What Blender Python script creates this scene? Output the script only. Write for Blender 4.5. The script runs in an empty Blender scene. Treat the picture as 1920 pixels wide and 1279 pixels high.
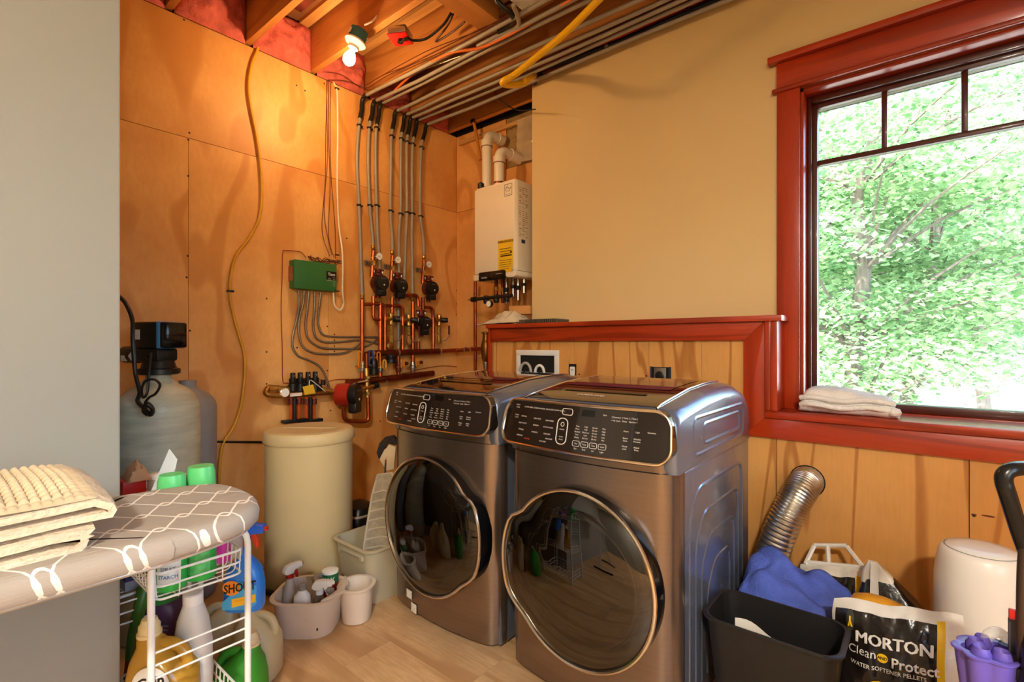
import bpy, bmesh, math, random
from mathutils import Vector, Matrix, Euler, noise
random.seed(7)
scene = bpy.context.scene
COL = scene.collection
PI = math.pi

# ------------------------------------------------------------------ camera, world, sun, exposure
FPX, HZ, YAW = 938.0, 645.0, math.radians(39.7)
CAM = Vector((3.118, -3.012, 1.31))
cam_d = bpy.data.cameras.new('camera')
cam_d.sensor_width = 36.0
cam_d.lens = FPX / 1920 * 36.0
cam_d.shift_y = (HZ - 639.5) / 1920
cam_d.clip_start = 0.02
cam = bpy.data.objects.new('camera', cam_d)
cam.location = CAM
cam.rotation_euler = (PI / 2, 0, YAW)
COL.objects.link(cam)
scene.camera = cam

world = bpy.data.worlds.new('world')
scene.world = world
world.use_nodes = True
wn = world.node_tree
bg = wn.nodes['Background']
sky = wn.nodes.new('ShaderNodeTexSky')
sky.sky_type = 'NISHITA'
sky.sun_disc = False
sky.sun_elevation = math.radians(52)
sky.sun_rotation = math.radians(200)
sky.air_density = 1.0
sky.dust_density = 2.5
wn.links.new(sky.outputs['Color'], bg.inputs['Color'])
bg.inputs['Strength'].default_value = 1.3

sun_d = bpy.data.lights.new('sun', 'SUN')
sun_d.energy = 9.5
sun_d.angle = math.radians(1.0)
sun_d.color = (1.0, 0.96, 0.88)
sun = bpy.data.objects.new('sun', sun_d)
sun.rotation_euler = Euler((math.radians(38), 0, math.radians(-20)))   # light comes from behind the house
COL.objects.link(sun)

vs = scene.view_settings
vs.view_transform = 'Standard'
vs.look = 'None'
vs.gamma = 1.0
vs.use_curve_mapping = False
vs.exposure = 0.95
scene.cycles.use_denoising = True
scene.cycles.use_adaptive_sampling = True
scene.cycles.adaptive_threshold = 0.02
scene.cycles.max_bounces = 8
scene.cycles.diffuse_bounces = 4
scene.cycles.glossy_bounces = 4
scene.cycles.transmission_bounces = 6
scene.cycles.transparent_max_bounces = 16
scene.cycles.caustics_reflective = False
scene.cycles.caustics_refractive = False
scene.cycles.sample_clamp_indirect = 6.0

# ------------------------------------------------------------------ pixel -> world on a known plane
FWD = Vector((-math.sin(YAW), math.cos(YAW), 0))
RGT = Vector((math.cos(YAW), math.sin(YAW), 0))
def ray(px, py):
    return FWD + RGT * ((px - 960) / FPX) + Vector((0, 0, (HZ - py) / FPX))
def pX(px, py, x):
    d = ray(px, py); return CAM + d * ((x - CAM.x) / d.x)
def pY(px, py, y):
    d = ray(px, py); return CAM + d * ((y - CAM.y) / d.y)
def pZ(px, py, z):
    d = ray(px, py); return CAM + d * ((z - CAM.z) / d.z)
def pS(px, py, s):
    return CAM + ray(px, py) * s

# ------------------------------------------------------------------ object helpers
BASE = {}
def tag(o, label=None, cat=None, group=None, kind=None):
    if label: o['label'] = label
    if cat: o['category'] = cat
    if group: o['group'] = group
    if kind: o['kind'] = kind
    return o
def T(name, label, cat, loc=(0, 0, 0), rotz=0, group=None, kind=None, local=False):
    o = bpy.data.objects.new(name, None)
    o.empty_display_size = 0.1
    o.location = loc
    o.rotation_euler = (0, 0, rotz)
    COL.objects.link(o)
    tag(o, label, cat, group, kind)
    BASE[o] = Vector((0, 0, 0)) if (local or rotz) else Vector(loc)
    return o
def kids(o):
    return [c for c in o.children]
def copy_tree(o, parent=None, loc=None, rotz=None, label=None, group=None):
    c = o.copy()
    COL.objects.link(c)
    if parent is not None: c.parent = parent
    if loc is not None: c.location = loc
    if rotz is not None: c.rotation_euler = (0, 0, rotz)
    if label: c['label'] = label
    if group: c['group'] = group
    BASE[c] = BASE.get(o, Vector())
    for ch in kids(o):
        copy_tree(ch, c)
    return c

def MAT(o=(0, 0, 0), ex=(1, 0, 0), ey=(0, 1, 0), ez=(0, 0, 1)):
    m = Matrix.Identity(4)
    for i, a in enumerate((ex, ey, ez)):
        for k in range(3): m[k][i] = a[k]
    for k in range(3): m[k][3] = o[k]
    return m
def AX(o=(0, 0, 0)):   # local z along +X, x along +Y, y along +Z
    return MAT(o, (0, 1, 0), (0, 0, 1), (1, 0, 0))
def AY(o=(0, 0, 0)):   # local z along -Y, x along +X, y along +Z
    return MAT(o, (1, 0, 0), (0, 0, 1), (0, -1, 0))
def along(a, b):       # frame at a with z to b
    a, b = Vector(a), Vector(b)
    z = (b - a).normalized()
    up = Vector((0, 0, 1)) if abs(z.z) < .9 else Vector((0, 1, 0))
    x = up.cross(z).normalized(); y = z.cross(x)
    return MAT(a, x, y, z)
def RZ(a, o=(0, 0, 0)):
    return Matrix.Translation(Vector(o)) @ Matrix.Rotation(a, 4, 'Z')

def sp(pts, k=6, closed=False):
    P = [Vector(p) for p in pts]
    n = len(P)
    out = []
    for i in range(n if closed else n - 1):
        p1, p2 = P[i], P[(i + 1) % n]
        p0 = P[i - 1] if (i > 0 or closed) else p1
        p3 = P[(i + 2) % n] if (i + 2 < n or closed) else p2
        for j in range(k):
            t = j / k
            out.append(.5 * ((2 * p1) + (p2 - p0) * t + (2 * p0 - 5 * p1 + 4 * p2 - p3) * t * t + (3 * p1 - p0 - 3 * p2 + p3) * t ** 3))
    if not closed: out.append(P[-1])
    return out
def fillet(pts, r, k=4):
    P = [Vector(p) for p in pts]
    out = [P[0]]
    for i in range(1, len(P) - 1):
        a, b, c = P[i - 1], P[i], P[i + 1]
        da, dc = (a - b), (c - b)
        rr = min(r, da.length * .49, dc.length * .49)
        s, e = b + da.normalized() * rr, b + dc.normalized() * rr
        for j in range(k + 1):
            t = j / k
            out.append(s * (1 - t) ** 2 + b * 2 * t * (1 - t) + e * t * t)
    out.append(P[-1])
    return out
def rrect(a, b, r, k=5):
    """ccw outline of a rounded rectangle with half sizes a, b"""
    r = min(r, a * .999, b * .999)
    o = []
    for cx, cy, a0 in ((a - r, b - r, 0), (-a + r, b - r, 90), (-a + r, -b + r, 180), (a - r, -b + r, 270)):
        for j in range(k + 1):
            t = math.radians(a0 + 90 * j / k)
            o.append((cx + r * math.cos(t), cy + r * math.sin(t)))
    return o
def sel(a, b, p=2.0, n=32):
    o = []
    for i in range(n):
        t = 2 * PI * i / n
        c, s = math.cos(t), math.sin(t)
        o.append((a * math.copysign(abs(c) ** (2 / p), c), b * math.copysign(abs(s) ** (2 / p), s)))
    return o

class MB:
    def __init__(self):
        self.v = []; self.f = []
    def add(self, vs_, fs, M=None):
        n = len(self.v)
        self.v += [(M @ Vector(v)) if M is not None else Vector(v) for v in vs_]
        self.f += [tuple(i + n for i in f) for f in fs]
        return self
    def bx(self, x0, x1, y0, y1, z0, z1, M=None):
        v = [(x, y, z) for z in (z0, z1) for y in (y0, y1) for x in (x0, x1)]
        f = [(0, 2, 3, 1), (4, 5, 7, 6), (0, 1, 5, 4), (2, 6, 7, 3), (0, 4, 6, 2), (1, 3, 7, 5)]
        return self.add(v, f, M)
    def box(self, c, s, M=None):
        return self.bx(c[0] - s[0] / 2, c[0] + s[0] / 2, c[1] - s[1] / 2, c[1] + s[1] / 2, c[2] - s[2] / 2, c[2] + s[2] / 2, M)
    def loft(self, rings, cap0=True, cap1=True, closed=False, M=None):
        n = len(rings[0]); v = []; f = []
        assert all(len(r) == n for r in rings), 'ring sizes differ'
        for r in rings: v += [Vector(p) for p in r]
        m = len(rings)
        for i in range(m if closed else m - 1):
            a, b = i * n, ((i + 1) % m) * n
            for j in range(n):
                k = (j + 1) % n
                f.append((a + j, a + k, b + k, b + j))
        if not closed:
            if cap0: f.append(tuple(range(n - 1, -1, -1)))
            if cap1: f.append(tuple((m - 1) * n + j for j in range(n)))
        return self.add(v, f, M)
    def stack(self, secs, M=None, cap0=True, cap1=True):
        """secs: list of (outline2d, z) or (outline2d, z, dx, dy)"""
        rings = []
        for s in secs:
            dx, dy = (s[2], s[3]) if len(s) > 2 else (0, 0)
            rings.append([(x + dx, y + dy, s[1]) for x, y in s[0]])
        return self.loft(rings, cap0, cap1, M=M)
    def lathe(self, prof, n=24, M=None, cap0=True, cap1=True):
        rings = [[(max(r, 1e-5) * math.cos(2 * PI * j / n), max(r, 1e-5) * math.sin(2 * PI * j / n), z) for j in range(n)] for r, z in prof]
        return self.loft(rings, cap0, cap1, M=M)
    def cyl(self, a, b, r, n=12, r2=None):
        M = along(a, b); L = (Vector(b) - Vector(a)).length
        return self.lathe([(r, 0), (r if r2 is None else r2, L)], n, M)
    def tube(self, pts, r, n=8, closed=False, cap=True):
        P = [Vector(p) for p in pts]
        m = len(P)
        rs = r if isinstance(r, (list, tuple)) else [r] * m
        tang = []
        for i in range(m):
            a = P[i - 1] if (i > 0 or closed) else P[i]
            b = P[(i + 1) % m] if (i < m - 1 or closed) else P[i]
            t = (b - a)
            tang.append(t.normalized() if t.length > 1e-9 else Vector((0, 0, 1)))
        up = Vector((0, 0, 1)) if abs(tang[0].z) < .9 else Vector((1, 0, 0))
        nx = up.cross(tang[0]).normalized()
        rings = []
        for i in range(m):
            t = tang[i]
            nx = (nx - t * nx.dot(t))
            nx = nx.normalized() if nx.length > 1e-6 else t.orthogonal().normalized()
            ny = t.cross(nx)
            rings.append([P[i] + nx * (rs[i] * math.cos(2 * PI * j / n)) + ny * (rs[i] * math.sin(2 * PI * j / n)) for j in range(n)])
        return self.loft(rings, cap, cap, closed=closed)
    def prism(self, poly, z0, z1, M=None):
        return self.loft([[(x, y, z0) for x, y in poly], [(x, y, z1) for x, y in poly]], M=M)
    def grid(self, fn, nu, nv, M=None):
        v = [fn(i / nu, j / nv) for j in range(nv + 1) for i in range(nu + 1)]
        f = [(j * (nu + 1) + i, j * (nu + 1) + i + 1, (j + 1) * (nu + 1) + i + 1, (j + 1) * (nu + 1) + i) for j in range(nv) for i in range(nu)]
        return self.add(v, f, M)
    def shell(self, fn, nu, nv, th, M=None):
        """closed slab: surface fn(u,v) offset by vector th"""
        th = Vector(th)
        n = (nu + 1) * (nv + 1)
        top = [Vector(fn(i / nu, j / nv)) for j in range(nv + 1) for i in range(nu + 1)]
        v = top + [p - th for p in top]
        w = nu + 1
        f = [(j * w + i, j * w + i + 1, (j + 1) * w + i + 1, (j + 1) * w + i) for j in range(nv) for i in range(nu)]
        f += [tuple(n + k for k in reversed(q)) for q in f]
        for i in range(nu):
            f.append((i + 1, i, n + i, n + i + 1)); a = nv * w + i
            f.append((a, a + 1, n + a + 1, n + a))
        for j in range(nv):
            a = j * w
            f.append((a, a + w, n + a + w, n + a)); a = j * w + nu
            f.append((a + w, a, n + a, n + a + w))
        return self.add(v, f, M)
    def text(self, s, size, fn, align='CENTER', ax=1.0, bold=0.0):
        """flat lettering; fn maps (x,y) in the text plane to 3d"""
        vs_, fs = text2d(s, size, align, bold)
        n = len(self.v)
        self.v += [Vector(fn(x * ax, y)) for x, y in vs_]
        self.f += [tuple(i + n for i in f) for f in fs]
        return self
    def build(self, name, mat, parent=None, label=None, cat=None, group=None, kind=None, smooth=35, bevel=0, seg=2, recalc=True, sub=0):
        me = bpy.data.meshes.new(name)
        if parent is not None:
            off = BASE.get(parent, Vector())
        else:
            xs = [v.x for v in self.v]; ys = [v.y for v in self.v]; zs = [v.z for v in self.v]
            off = Vector(((min(xs) + max(xs)) / 2, (min(ys) + max(ys)) / 2, min(zs)))
        me.from_pydata([tuple(v - off) for v in self.v], [], self.f)
        if recalc or bevel:
            b = bmesh.new(); b.from_mesh(me)
            if recalc: bmesh.ops.recalc_face_normals(b, faces=b.faces)
            if bevel:
                es = [e for e in b.edges if len(e.link_faces) == 2 and e.calc_face_angle(0) > .6]
                bmesh.ops.bevel(b, geom=es, offset=bevel, segments=seg, affect='EDGES', profile=.5, clamp_overlap=True)
            b.to_mesh(me); b.free()
        if smooth:
            me.shade_smooth()
            me.set_sharp_from_angle(angle=math.radians(smooth))
        me.materials.append(mat)
        o = bpy.data.objects.new(name, me)
        COL.objects.link(o)
        if parent is not None:
            o.parent = parent
            BASE[o] = off
        else:
            o.location = off
            BASE[o] = off
        if sub:
            md = o.modifiers.new('sub', 'SUBSURF'); md.levels = sub; md.render_levels = sub
        tag(o, label, cat, group, kind)
        return o

_TC = {}
def text2d(s, size, align='CENTER', bold=0.0):
    key = (s, align, bold)
    if key not in _TC:
        cu = bpy.data.curves.new('lettering', 'FONT')
        cu.body = s; cu.size = 1.0; cu.align_x = align; cu.align_y = 'CENTER'; cu.resolution_u = 2
        cu.offset = bold
        ob = bpy.data.objects.new('lettering_source', cu)
        COL.objects.link(ob)
        dg = bpy.context.evaluated_depsgraph_get(); dg.update()
        me = bpy.data.meshes.new_from_object(ob.evaluated_get(dg))
        _TC[key] = ([(v.co.x, v.co.y) for v in me.vertices], [tuple(p.vertices) for p in me.polygons])
        bpy.data.objects.remove(ob); bpy.data.meshes.remove(me); bpy.data.curves.remove(cu)
    vs_, fs = _TC[key]
    return [(x * size, y * size) for x, y in vs_], fs

# ------------------------------------------------------------------ materials
def lin(h):
    h = h.lstrip('#')
    c = [int(h[i:i + 2], 16) / 255 for i in (0, 2, 4)]
    return tuple((x / 12.92 if x <= .04045 else ((x + .055) / 1.055) ** 2.4) for x in c) + (1,)
MATS = {}
def mat(name, col='#888888', rough=.5, metal=0.0, var=0.06, vs=6.0, bump=0.0, bs=60.0, coat=0.0, spec=.5, trans=0.0, emit=None, es=1.0, alpha=1.0, stretch=(1, 1, 1), dirt=0.0, ior=1.45):
    if name in MATS: return MATS[name]
    m = bpy.data.materials.new(name); m.use_nodes = True
    nt = m.node_tree; N = nt.nodes; L = nt.links
    b = N['Principled BSDF']
    c = lin(col)
    b.inputs['Base Color'].default_value = c
    b.inputs['Roughness'].default_value = rough
    b.inputs['Metallic'].default_value = metal
    b.inputs['Specular IOR Level'].default_value = spec
    b.inputs['Coat Weight'].default_value = coat
    b.inputs['Coat Roughness'].default_value = .05
    b.inputs['Transmission Weight'].default_value = trans
    b.inputs['IOR'].default_value = ior
    b.inputs['Alpha'].default_value = alpha
    if emit:
        b.inputs['Emission Color'].default_value = lin(emit)
        b.inputs['Emission Strength'].default_value = es
    tc = N.new('ShaderNodeTexCoord'); mp = N.new('ShaderNodeMapping')
    mp.inputs['Scale'].default_value = stretch
    L.new(tc.outputs['Object'], mp.inputs['Vector'])
    if var or dirt:
        n = N.new('ShaderNodeTexNoise'); n.inputs['Scale'].default_value = vs; n.inputs['Detail'].default_value = 5
        L.new(mp.outputs['Vector'], n.inputs['Vector'])
        r = N.new('ShaderNodeValToRGB')
        r.color_ramp.elements[0].position = .3; r.color_ramp.elements[1].position = .7
        lo, hi = 1 - var - dirt, 1 + var
        r.color_ramp.elements[0].color = (c[0] * lo, c[1] * lo, c[2] * lo, 1)
        r.color_ramp.elements[1].color = (min(1, c[0] * hi), min(1, c[1] * hi), min(1, c[2] * hi), 1)
        L.new(n.outputs['Fac'], r.inputs['Fac']); L.new(r.outputs['Color'], b.inputs['Base Color'])
    if bump:
        n2 = N.new('ShaderNodeTexNoise'); n2.inputs['Scale'].default_value = bs; n2.inputs['Detail'].default_value = 3
        L.new(mp.outputs['Vector'], n2.inputs['Vector'])
        bp = N.new('ShaderNodeBump'); bp.inputs['Strength'].default_value = bump; bp.inputs['Distance'].default_value = .01
        L.new(n2.outputs['Fac'], bp.inputs['Height']); L.new(bp.outputs['Normal'], b.inputs['Normal'])
    MATS[name] = m
    return m

def wood(name, c0, c1, c2, rough=.5, stretch=(6, 6, 1), rings=7.0, amt=.5, fine=.5, coat=0.0, blot=.4, spec=.5, lw0=.2):
    """figured wood: contour-line grain + fine fibres + blotches"""
    m = bpy.data.materials.new(name); m.use_nodes = True
    nt = m.node_tree; N = nt.nodes; L = nt.links
    b = N['Principled BSDF']; b.inputs['Roughness'].default_value = rough
    b.inputs['Coat Weight'].default_value = coat; b.inputs['Coat Roughness'].default_value = .12
    b.inputs['Specular IOR Level'].default_value = spec
    tc = N.new('ShaderNodeTexCoord')
    oi = N.new('ShaderNodeObjectInfo')
    ad = N.new('ShaderNodeVectorMath'); ad.operation = 'ADD'
    sc = N.new('ShaderNodeVectorMath'); sc.operation = 'SCALE'; sc.inputs['Scale'].default_value = 37.0
    cb = N.new('ShaderNodeCombineXYZ')
    for k in range(3): L.new(oi.outputs['Random'], cb.inputs[k])
    L.new(cb.outputs[0], sc.inputs[0])
    L.new(tc.outputs['Object'], ad.inputs[0]); L.new(sc.outputs[0], ad.inputs[1])
    def noise_(s, scale, det, rgh=.5, dist=0):
        mp = N.new('ShaderNodeMapping'); mp.inputs['Scale'].default_value = s
        L.new(ad.outputs[0], mp.inputs['Vector'])
        n = N.new('ShaderNodeTexNoise'); n.inputs['Scale'].default_value = scale; n.inputs['Detail'].default_value = det
        n.inputs['Roughness'].default_value = rgh; n.inputs['Distortion'].default_value = dist
        L.new(mp.outputs[0], n.inputs['Vector'])
        return n
    n1 = noise_(stretch, .55, 2, .5, .3)
    mu = N.new('ShaderNodeMath'); mu.operation = 'MULTIPLY'; mu.inputs[1].default_value = rings * 6.283
    L.new(n1.outputs['Fac'], mu.inputs[0])
    si = N.new('ShaderNodeMath'); si.operation = 'SINE'; L.new(mu.outputs[0], si.inputs[0])
    pw = N.new('ShaderNodeMapRange'); pw.inputs[1].default_value = lw0; pw.inputs[2].default_value = 1.0
    pw.interpolation_type = 'SMOOTHSTEP'
    L.new(si.outputs[0], pw.inputs[0])
    fm = N.new('ShaderNodeMath'); fm.operation = 'MULTIPLY'; fm.inputs[1].default_value = amt
    L.new(pw.outputs[0], fm.inputs[0])
    n2 = noise_(tuple(8 * x for x in stretch), 2.0, 4, .6)
    n3 = noise_((1, 1, 1), 2.2, 4, .55)
    mx1 = N.new('ShaderNodeMix'); mx1.data_type = 'RGBA'
    mx1.inputs['A'].default_value = lin(c0); mx1.inputs['B'].default_value = lin(c1)
    L.new(fm.outputs[0], mx1.inputs['Factor'])
    mr = N.new('ShaderNodeMapRange'); mr.inputs[1].default_value = .35; mr.inputs[2].default_value = .75; mr.inputs[4].default_value = fine
    L.new(n2.outputs['Fac'], mr.inputs[0])
    mx2 = N.new('ShaderNodeMix'); mx2.data_type = 'RGBA'; mx2.inputs['B'].default_value = lin(c2)
    L.new(mr.outputs[0], mx2.inputs['Factor']); L.new(mx1.outputs['Result'], mx2.inputs['A'])
    mr3 = N.new('ShaderNodeMapRange'); mr3.inputs[1].default_value = .35; mr3.inputs[2].default_value = .7; mr3.inputs[4].default_value = blot
    L.new(n3.outputs['Fac'], mr3.inputs[0])
    mx3 = N.new('ShaderNodeMix'); mx3.data_type = 'RGBA'; mx3.inputs['B'].default_value = lin(c1)
    L.new(mr3.outputs[0], mx3.inputs['Factor']); L.new(mx2.outputs['Result'], mx3.inputs['A'])
    L.new(mx3.outputs['Result'], b.inputs['Base Color'])
    bp = N.new('ShaderNodeBump'); bp.inputs['Strength'].default_value = .12; bp.inputs['Distance'].default_value = .002
    L.new(n2.outputs['Fac'], bp.inputs['Height']); L.new(bp.outputs['Normal'], b.inputs['Normal'])
    MATS[name] = m
    return m

PLY = wood('plywood', '#f2b870', '#c47a34', '#e0a050', .5, (3.2, 3.2, 1.3), 5.0, .6, .5, blot=.6, lw0=.25)
PLYF = wood('fir_plywood', '#e2a55c', '#a45e22', '#d09446', .45, (4.5, 4.5, .55), 10.0, .8, .45, blot=.35, lw0=.72)
JOIST = wood('joist_wood', '#cf8f4c', '#9a5824', '#b3702f', .6, (.5, 5, 5), 6.0, .6, .6)
BEAMW = wood('beam_wood', '#cf8f4c', '#a9662c', '#bb7836', .6, (5, .5, 5), 6.0, .5, .5)
TRIM = wood('red_stained_wood', '#b93c14', '#842609', '#9d2f0e', .32, (5, 5, 5), 4.0, .4, .5, coat=.15, blot=.4)
TRIMH = wood('red_stained_wood_along', '#be3d13', '#762008', '#9c2d0d', .32, (.5, 6, 9), 8.0, .7, .8, coat=.15, blot=.3)
TRIMV = wood('red_stained_wood_upright', '#b83a12', '#7e2208', '#992c0c', .33, (6, 6, .5), 5.0, .5, .6, coat=.15, blot=.3)
FLOORW = wood('floor_plank', '#e8c292', '#a4764a', '#c49866', .42, (.7, 6, 3), 6.0, .6, .8, blot=.6, lw0=0.0)
OSB = wood('strand_board', '#b99a66', '#7d5d33', '#957544', .7, (25, 25, 25), 3.0, .6, .6)

BEIGE = mat('tan_wall_paint', '#dfc38d', .7, var=.02, vs=2, bump=.05, bs=180)
GREYW = mat('pale_wall_paint', '#8f8e88', .7, var=.02, vs=2, bump=.05, bs=180)
CEILW = mat('ceiling_paint', '#e8e4da', .8, var=.02)
DARK = mat('dark_void', '#171310', .9)
BLACK = mat('black_plastic', '#161616', .38, var=.1)
BLACKG = mat('black_gloss', '#0b0b0c', .12, var=.02)
CHROME = mat('chrome', '#d8d4d0', .12, 1.0, var=.02)
STEEL = mat('zinc_steel', '#a8a29a', .35, 1.0, var=.1)
COPPER = mat('copper', '#a8542c', .34, .9, var=.25, vs=14)
COPPERD = mat('dark_copper', '#7d3d20', .4, .9, var=.3, vs=12)
BRASS = mat('brass', '#b8904c', .35, .9, var=.2, vs=14)
BRONZE = mat('red_bronze', '#6e2a1c', .45, .35, var=.2)
WHITEP = mat('white_plastic', '#eeece6', .4, var=.02)
PVC = mat('cream_pvc', '#ece2cf', .35, var=.02)
PEXG = mat('grey_tubing', '#9a9186', .4, var=.08)
PEXO = mat('orange_tubing', '#c8541e', .4, var=.08)
YEL = mat('yellow_tube', '#f2ba0e', .4, var=.05)
# ------------------------------------------------------------------ the room
ZC = 3.10            # underside of joists
YD, YH = -.28, -.42  # faces of the drywalled upper wall and of the furred lower wall
XP, YP = 1.45, -2.65 # partition face and its end
XR, YF = 4.75, -5.6  # right wall, wall behind the camera

# floor: planks run along X
floor = MB().bx(-.2, XR + .2, YF - .2, .2, -.12, -.004).build('floor', mat('floor_joint', '#3a281a', .8), label='brown wood-look plank floor of the laundry room', cat='floor', kind='structure', smooth=0)
PW = .2272
def plank_mesh(L):
    return MB().bx(0, L, 0, PW - .0015, -.004, 0)
rows = []
y = -1.885
while y > YF: y -= PW
row = 0
while y < 0:
    x = -.1 - random.random() * 1.0
    if abs(y + 1.885) < .02: x = 1.295 - 1.22 * 2
    while x < XR:
        x0, x1 = max(x, 0), min(x + 1.22, XR)
        if x1 - x0 > .02:
            o = MB().bx(x0, x1 - .0015, max(y, YF), min(y + PW - .0015, -.005), -.004, 0)
            o.build('plank', FLOORW, floor, smooth=0)
        x += 1.22
    y += PW

# left plywood wall (X = 0)
wl = MB().bx(-.14, -.014, YP - .2, .14, 0, ZC + .3).build('wall_left', DARK, label='orange plywood wall carrying the heating pipes', cat='wall', kind='structure', smooth=0)
for (y0, y1, z0, z1) in ((YP, -2.035, 0, 2.438), (-2.033, -1.201, 0, 2.438), (-1.199, 0, 0, 2.438), (YP, -.001, 2.441, 3.088)):
    MB().bx(-.014, 0, y0, y1, z0, z1).build('plywood_panel', PLY, wl, smooth=0)
sc = MB()
scr = [(345, 37), (355, 249), (353, 262), (556, 160), (572, 170), (608, 157), (858, 268), (857, 395), (857, 408), (708, 351), (708, 363), (775, 385), (627, 627), (627, 638), (627, 649), (627, 659), (614, 612), (557, 652), (614, 695), (616, 450), (353, 330), (352, 480), (356, 620), (858, 440), (857, 475), (856, 545), (856, 570), (856, 590), (500, 560), (500, 660), (350, 520), (500, 720), (713, 790), (620, 770), (345, 750), (650, 447)]
for px, py in scr:
    p = pX(px, py, 0)
    sc.lathe([(.006, 0), (.004, .0015)], 6, AX(p))
sc.build('screw_head', mat('screw', '#3a2414', .6), wl, kind='stuff')

# back wall: plywood strip by the corner, then the drywalled upper part, then window
wb = MB().bx(-.14, XR + .15, .014, .14, 0, .98)
wb.bx(-.14, 2.60, .014, .14, .98, ZC + .3).bx(3.90, XR + .15, .014, .14, .98, ZC + .3).bx(2.6, 3.9, .014, .14, 2.56, ZC + .3)
wb = wb.build('wall_back', DARK, label='outer wall with tan paint above and plywood below, holding the window', cat='wall', kind='structure', smooth=0)
for (x0, x1, z0, z1) in ((.001, .62, 0, 2.438), (.001, .555, 2.441, 3.088), (.622, 1.8, 0, 2.438), (.557, 1.8, 2.441, 2.69)):
    MB().bx(x0, x1, 0, .014, z0, z1).build('plywood_panel', PLY, wb, smooth=0)
MB().bx(.557, 1.25, .008, .014, 2.692, 3.088).build('strand_board_panel', OSB, wb, smooth=0)
# tan drywall: box with window opening
dw = MB()
X0, X1 = 1.03, XR
WX0, WX1, WZ0, WZ1 = 2.645, 3.835, .99, 2.536
dw.bx(X0, WX0, YD, -.001, 1.30, 3.115).bx(WX1, X1, YD, -.001, .9, 3.115).bx(WX0, WX1, YD, -.001, WZ1, 3.115)
dw.build('drywall', BEIGE, wb, smooth=0)
# furred lower wall with plywood facing
hw = MB()
hw.bx(.80, 2.57, YH + .015, -.001, 0, 1.40).bx(2.57, XR, YH + .015, -.001, 0, .955)
hw.build('furred_wall_core', mat('stud_core', '#b98a55', .8), wb, smooth=0)
ps = [(.79, 1.459), (1.461, 1.942), (1.944, 2.228), (2.23, 2.575)]
for a, b in ps:
    MB().bx(a, b, YH, YH + .013, 0, 1.40).build('plywood_panel', PLYF, wb, smooth=0)
for a, b in ((2.577, 3.24), (3.243, 4.46), (4.462, XR)):
    MB().bx(a, b, YH, YH + .013, 0, .955).build('plywood_panel', PLYF, wb, smooth=0)
MB().bx(.78, .795, YH, -.001, 0, 1.40).build('plywood_return', PLY, wb, smooth=0)
s2 = MB()
for px, py in ((1086, 702), (1212, 705), (1826, 967), (1030, 700)):
    s2.lathe([(.006, 0), (.004, .0015)], 6, AY(pY(px, py, YH)))
s2.build('screw_head', mat('screw'), wb, kind='stuff')
k = MB()
k.prism(sel(.009, .003, 2, 10), 0, .001, AY(pY(1826, 965, YH))).prism(sel(.02, .0035, 2, 10), 0, .001, AY(pY(1853, 968, YH)))
k.build('knot_mark', mat('knot', '#6a2a10', .6), wb, smooth=0)

# partition on the left of the frame (pale), right wall and wall behind the camera
wp = MB().bx(0.0, XP, YF, YP, 0, ZC)
wp.build('wall_partition', GREYW, label='pale grey painted partition beside the ironing board', cat='wall', kind='structure', smooth=0, bevel=.004)
MB().bx(XR, XR + .15, YF - .15, .14, 0, .8).bx(XR, XR + .15, YF - .15, .14, 2.35, ZC + .3).bx(XR, XR + .15, YF - .15, -3.5, .8, 2.35).bx(XR, XR + .15, -2.0, .14, .8, 2.35).build('wall_right', BEIGE, label='tan painted wall to the right of the window', cat='wall', kind='structure', smooth=0)
MB().bx(XP, XR, YF - .15, YF, 0, ZC + .3).build('wall_front', GREYW, label='pale painted wall behind the camera', cat='wall', kind='structure', smooth=0)

# ceiling: subfloor, joists, header, finished drywall
ce = MB().bx(-.14, XR + .15, YF - .15, .14, 3.39, 3.46).build('ceiling', mat('subfloor', '#8a5a34', .8, var=.2), label='open joist ceiling with subfloor above and a drywalled part', cat='ceiling', kind='structure', smooth=0)
for i in range(7):
    yj = -.09 - .4075 * i
    x1 = XR if yj > -.89 else 1.149
    MB().bx(-.13, x1, yj - .019, yj + .019, ZC, 3.39).build('joist', JOIST, ce, smooth=0, bevel=.002)
MB().bx(1.15, 1.29, YP, -.92, ZC, 3.39).build('header_beam', BEAMW, ce, smooth=0, bevel=.003)
MB().bx(1.45, XR, YF, -.887, ZC - .004, ZC + .012).build('ceiling_drywall', CEILW, ce, smooth=0)
MB().bx(1.45, XR, -.905, -.887, ZC + .012, 3.39).build('joist', JOIST, ce, smooth=0)
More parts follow.
